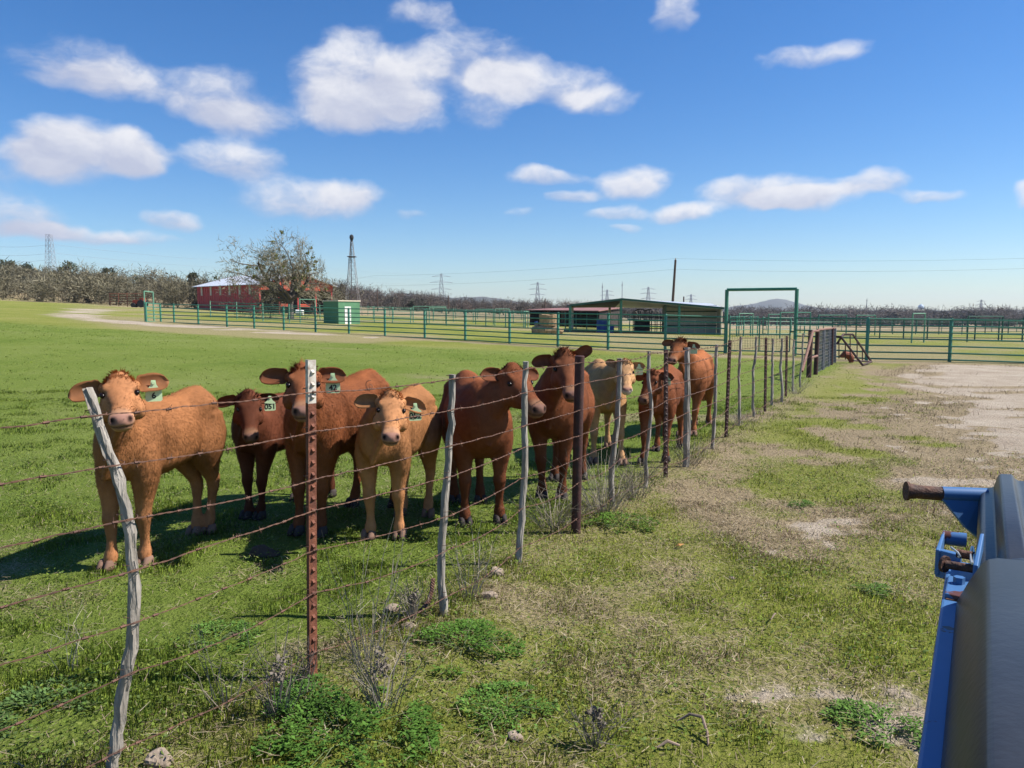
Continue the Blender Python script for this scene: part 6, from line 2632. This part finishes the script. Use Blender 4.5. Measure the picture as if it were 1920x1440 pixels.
# ------------------------------------------------------------------ weeds, stones, sticks
def leafy_weed(px, py, rad, n, label, c, lh=.05, seed=0, hgt=.12):
    p = gp(px, py)
    t = thing('leafy_weed', label, 'weed', p, group='green weeds in the grass')
    rg = np.random.default_rng(seed + 300)
    Vs, Fs, Cs = [], [], []
    off = 0
    n = int(n * 5)
    lh = lh * .46
    hgt = hgt * .55
    rad = rad * 1.12
    a = rg.uniform(0, 6.283, n)
    q = rad * np.sqrt(rg.random(n))
    dn = fbm(np.cos(a) * q * 11 + seed * 7 + 50, np.sin(a) * q * 11 + 50, 3)
    kp = rg.random(n) < np.clip((dn - .40) * 7 - (q / rad) ** 2 * 1.1 + .3, 0, 1)
    a, q = a[kp], q[kp]
    n = len(a)
    base = np.stack([np.cos(a) * q, np.sin(a) * q, np.zeros(n)], 1)
    hh = hgt * (1 - (q / rad) ** 2 * .7) * rg.uniform(.25, 1.1, n)
    base[:, 2] = hh
    d = np.stack([np.cos(a + rg.normal(0, .9, n)), np.sin(a + rg.normal(0, .9, n)), rg.uniform(-.1, .7, n)], 1)
    d /= np.linalg.norm(d, axis=1)[:, None]
    s = np.cross(d, np.array([0, 0, 1.0]))
    s /= np.linalg.norm(s, axis=1)[:, None]
    l = lh * rg.uniform(.5, 1.3, n)[:, None]
    w = l * rg.uniform(.16, .30, n)[:, None]
    m1 = base + d * l * .5
    tip = base + d * l - np.array([0, 0, 1]) * l * .15
    V = np.stack([base, m1 + s * w, tip, m1 - s * w], 1).reshape(-1, 3)
    F = np.arange(n * 4).reshape(n, 4)
    C = np.repeat((np.array(c) * 1.3 + np.array((.035, .05, .005))) * rg.uniform(.55, 1.5, (n, 1)), 4, 0)
    soup('leaves', V, F, M['leaf'], t, colors=C, kind='stuff')
    m = MB()
    for k in range(14):
        an = rg.uniform(0, 6.28)
        e = Vector((math.cos(an) * rad * .7, math.sin(an) * rad * .7, hgt * rg.uniform(.4, .9)))
        m.tube([(0, 0, -.02), e * .5 + Vector((0, 0, .01)), e], [.003, .0022, .001], 4)
    ob = m.build('stems', mat('weed_stem', (.10, .13, .05), rough=.8), t)
    ob['kind'] = 'stuff'


leafy_weed(640, 1385, .34, 1500, 'largest dark green ferny weed patch at the foot of the near steel post', (.045, .105, .022), .05, 1, .13)
leafy_weed(575, 1320, .20, 600, 'dark green weed right under the steel post base', (.042, .10, .024), .05, 2, .12)
leafy_weed(868, 1215, .27, 1000, 'round dark green ferny weed below the second grey stave', (.048, .11, .022), .045, 3, .12)
leafy_weed(950, 1330, .19, 620, 'smaller green ferny weed between the dark patches and the stick', (.06, .13, .03), .038, 4, .08)
leafy_weed(1165, 985, .26, 600, 'fresh green weed beside the round pipe post', (.05, .10, .02), .06, 5, .12)
leafy_weed(1498, 946, .11, 300, 'lone green tuft out on the dry verge', (.05, .115, .025), .04, 6, .06)
leafy_weed(70, 1325, .22, 600, 'grey-green weed low in the corner before the bent stave', (.06, .105, .04), .05, 7, .08)
leafy_weed(400, 1200, .2, 420, 'low green weed between the bent stave and steel post', (.06, .12, .03), .045, 8, .06)
leafy_weed(1660, 1368, .2, 500, 'green weed beside the blue cart rail', (.06, .12, .03), .05, 10, .08)
leafy_weed(1640, 1110, .12, 240, 'small green weed on worn soil by the cart', (.055, .115, .03), .04, 11, .06)


def dry_weed(px, py, n, h, spread, label, seed, c=(.30, .25, .19), heads=False):
    p = gp(px, py)
    rg = np.random.default_rng(seed + 700)
    t = thing('dry_weed', label, 'dry weed', p, group='dry weeds along the wire')
    m = MB()
    tips = []
    for k in range(n):
        a = rg.uniform(0, 6.28)
        q = Vector((math.cos(a), math.sin(a), 0)) * spread * .35 * rg.random()
        d = Vector((math.cos(a) * spread * rg.uniform(.2, 1.2), math.sin(a) * spread * rg.uniform(.2, 1.2), h * rg.uniform(.45, 1.1)))
        pts = [q, q + d * .35 + Vector((rg.normal(0, .015), rg.normal(0, .015), .03)), q + d * .7 + Vector((rg.normal(0, .02), rg.normal(0, .02), .01)), q + d]
        m.tube(pts, [.0022, .0018, .0014, .0008], 3)
        tips.append(q + d)
        for j in range(int(rg.integers(0, 3))):
            b = pts[1].lerp(pts[2], rg.random())
            e = b + Vector((rg.normal(0, .06), rg.normal(0, .06), rg.uniform(.0, .1)))
            m.tube([b, e], [.0012, .0006], 3)
    ob = m.build('stems', mat('dry_stem', c, tuple(np.array(c) * .6), 20, .95), t)
    ob['kind'] = 'stuff'
    if heads:
        V, F = leaf_cloud(rg, 160, h * .22, .014, 1.2, 6)
        V[:, 2] += h * .55
        o2 = soup('seed_heads', V, F, M['twig'], t, colors=np.tile((.19, .16, .13), (len(V), 1)))
        o2['kind'] = 'stuff'


dry_weed(1130, 962, 90, .52, .42, 'big tangle of bleached dry stems between pipe post and stave', 1, (.36, .31, .24))
dry_weed(1040, 990, 60, .30, .32, 'dry stems sprawling from the round pipe post toward the calves', 2, (.34, .29, .22))
dry_weed(1190, 935, 45, .45, .25, 'dry stems wrapped round the stave past the pipe post', 3)
dry_weed(520, 1345, 26, .34, .16, 'dark dry seedy weed left of the near steel post foot', 4, (.20, .17, .14), True)
dry_weed(720, 1330, 34, .36, .2, 'grey dry bush of fine stems among the dark weeds', 5, (.24, .21, .17), True)
dry_weed(690, 1240, 16, .62, .2, 'tall thin bleached stalks rising between the two dark weeds', 6, (.40, .35, .27))
dry_weed(775, 1165, 30, .26, .12, 'grey dry stems around the dangling rusty cable', 7, (.26, .22, .18), True)
dry_weed(880, 1120, 20, .45, .16, 'pale stalks leaning beside the second grey stave', 8, (.38, .33, .26))
dry_weed(1290, 872, 46, .34, .34, 'dry straw fan at the square-cut stave', 9, (.36, .31, .23))
dry_weed(1385, 800, 40, .30, .3, 'bleached dry clump at the stave past the dark steel post', 10, (.36, .31, .25))
dry_weed(1492, 738, 46, .4, .4, 'grey brush heaped at the end of the barbed wire', 11, (.26, .23, .19))
dry_weed(130, 1255, 8, .3, .12, 'few pale grass stalks before the bent stave', 12, (.42, .38, .26))
dry_weed(425, 1330, 12, .42, .14, 'thin stalks standing right of the bent stave foot', 13, (.33, .28, .21))
dry_weed(1115, 1400, 24, .2, .12, 'small dark dry weed low in the verge grass', 14, (.22, .19, .15), True)
dry_weed(575, 1290, 24, .2, .06, 'dark dead grass wrapped round the steel post foot', 15, (.14, .11, .09))


def stone(px, py, rad, label, seed, sq=.6, c=None):
    p = gp(px, py)
    rad, sq = rad * 1.08, sq * 1.25
    rg = np.random.default_rng(seed + 900)
    bm = bmesh.new()
    bmesh.ops.create_icosphere(bm, subdivisions=3, radius=rad)
    ph = rg.uniform(0, 50, 3)
    dirs = rg.normal(size=(9, 3))
    dirs /= np.linalg.norm(dirs, axis=1)[:, None]
    for v in bm.verts:
        q = np.array(v.co) / rad
        k = 1.0
        for d in dirs:
            dd = float(q @ d)
            if dd > .62:
                k = min(k, .62 / dd * 1.18)
        k *= 1 + .10 * (float(fbm(np.array([q[0] * 3 + ph[0]]), np.array([q[1] * 3 + q[2] * 2 + ph[1]]), 3)[0]) - .5)
        v.co = Vector((v.co.x * k * 1.15, v.co.y * k, v.co.z * k * sq + rad * .12))
    me = bpy.data.meshes.new('stone')
    bm.to_mesh(me)
    bm.free()
    o = link('stone', me, M['rock'])
    o.location = p
    return tag(o, label, 'stone', 'stones in the grass')


stone(300, 1432, .044, 'pale knobbly stone in the corner by the bent stave foot', 1, .85)
stone(931, 1078, .050, 'grey stone below the third stave', 2, .7)
stone(916, 1120, .046, 'flat tan stone under the grey one near the second stave', 3, .6)
stone(736, 1144, .040, 'small tan stone between steel post and second stave', 4, .55)
stone(765, 1178, .036, 'white stone at the foot of the dangling cable', 5, .5)
stone(965, 1382, .030, 'half-buried pale stone beneath the small ferny weed', 6, .4)
stone(1372, 1085, .018, 'tiny white pebble alone in the verge', 7, .6)


def stick(px, py, pts, rad, label):
    p = gp(px, py)
    m = MB()
    m.tube(pts, rad, 7)
    o = tag(m.build('stick', mat('dead_stick', (.34, .25, .19), (.2, .14, .10), 15, .9), smooth=True), label, 'stick', 'dead sticks')
    o.location = (p.x, p.y, p.z + .012)
    return o


stick(1305, 1385, [(-.06, .07, .02), (-.01, .07, .05), (.03, .03, .06), (.035, -.03, .03), (.03, -.07, .0)], [.004, .006, .007, .006, .004], 'curved hooked dead stick in the near verge')
stick(1252, 1412, [(-.04, .0, .01), (.0, .01, .03), (.045, .005, .015)], [.004, .007, .005], 'short dead stick beside the hooked one')
stick(1452, 1165, [(-.03, -.03, .01), (.0, .0, .03), (.02, .04, .015)], [.003, .005, .003], 'little pale stick in the middle of the verge')
p = gp(1274, 1030)
m = MB()
m.add([(-.03, 0, .025), (0, -.02, .03), (.035, 0, .04), (0, .022, .035), (-.01, 0, .04)], [(0, 1, 4), (1, 2, 4), (2, 3, 4), (3, 0, 4)])
lf = tag(m.build('dead_leaf', mat('orange_leaf', (.42, .21, .06), rough=.8)), 'single orange dead leaf lying in the verge', 'leaf')
lf.location = p

p = gp(498, 1038)
m = MB()
rg = np.random.default_rng(4)
m.tube([(0, 0, -.01), (0, 0, .0), (0, 0, .022), (.01, 0, .034), (.012, 0, .038)], [.10, .105, .09, .05, .01], 18)
m.v = [(x * (1 + rg.normal(0, .07)), y_ * .75 * (1 + rg.normal(0, .07)), z) for x, y_, z in m.v]
dp = tag(m.build('dung_pat', mat('dung', (.045, .03, .02), (.08, .055, .035), 20, .9, .5), smooth=True), 'dark dung pat on the grass between bent stave and steel post', 'dung')
dp.location = p

# ------------------------------------------------------------------ air
def haze():
    m = MB()
    x, y0, y1, z0, z1 = 3200, -900, 3600, -16, 75
    m.hexa([(-x, y0, z0), (x, y0, z0), (x, y1, z0), (-x, y1, z0)], [(-x, y0, z1), (x, y0, z1), (x, y1, z1), (-x, y1, z1)])
    hm = bpy.data.materials.new('haze')
    hm.use_nodes = True
    N, L = hm.node_tree.nodes, hm.node_tree.links
    N.remove(N['Principled BSDF'])
    v = N.new('ShaderNodeVolumePrincipled')
    v.inputs['Color'].default_value = (.80, .88, 1.0, 1)
    v.inputs['Density'].default_value = .00015
    v.inputs['Anisotropy'].default_value = .2
    L.new(v.outputs[0], N['Material Output'].inputs['Volume'])
    o = m.build('haze', hm)
    tag(o, kind='stuff')


haze()
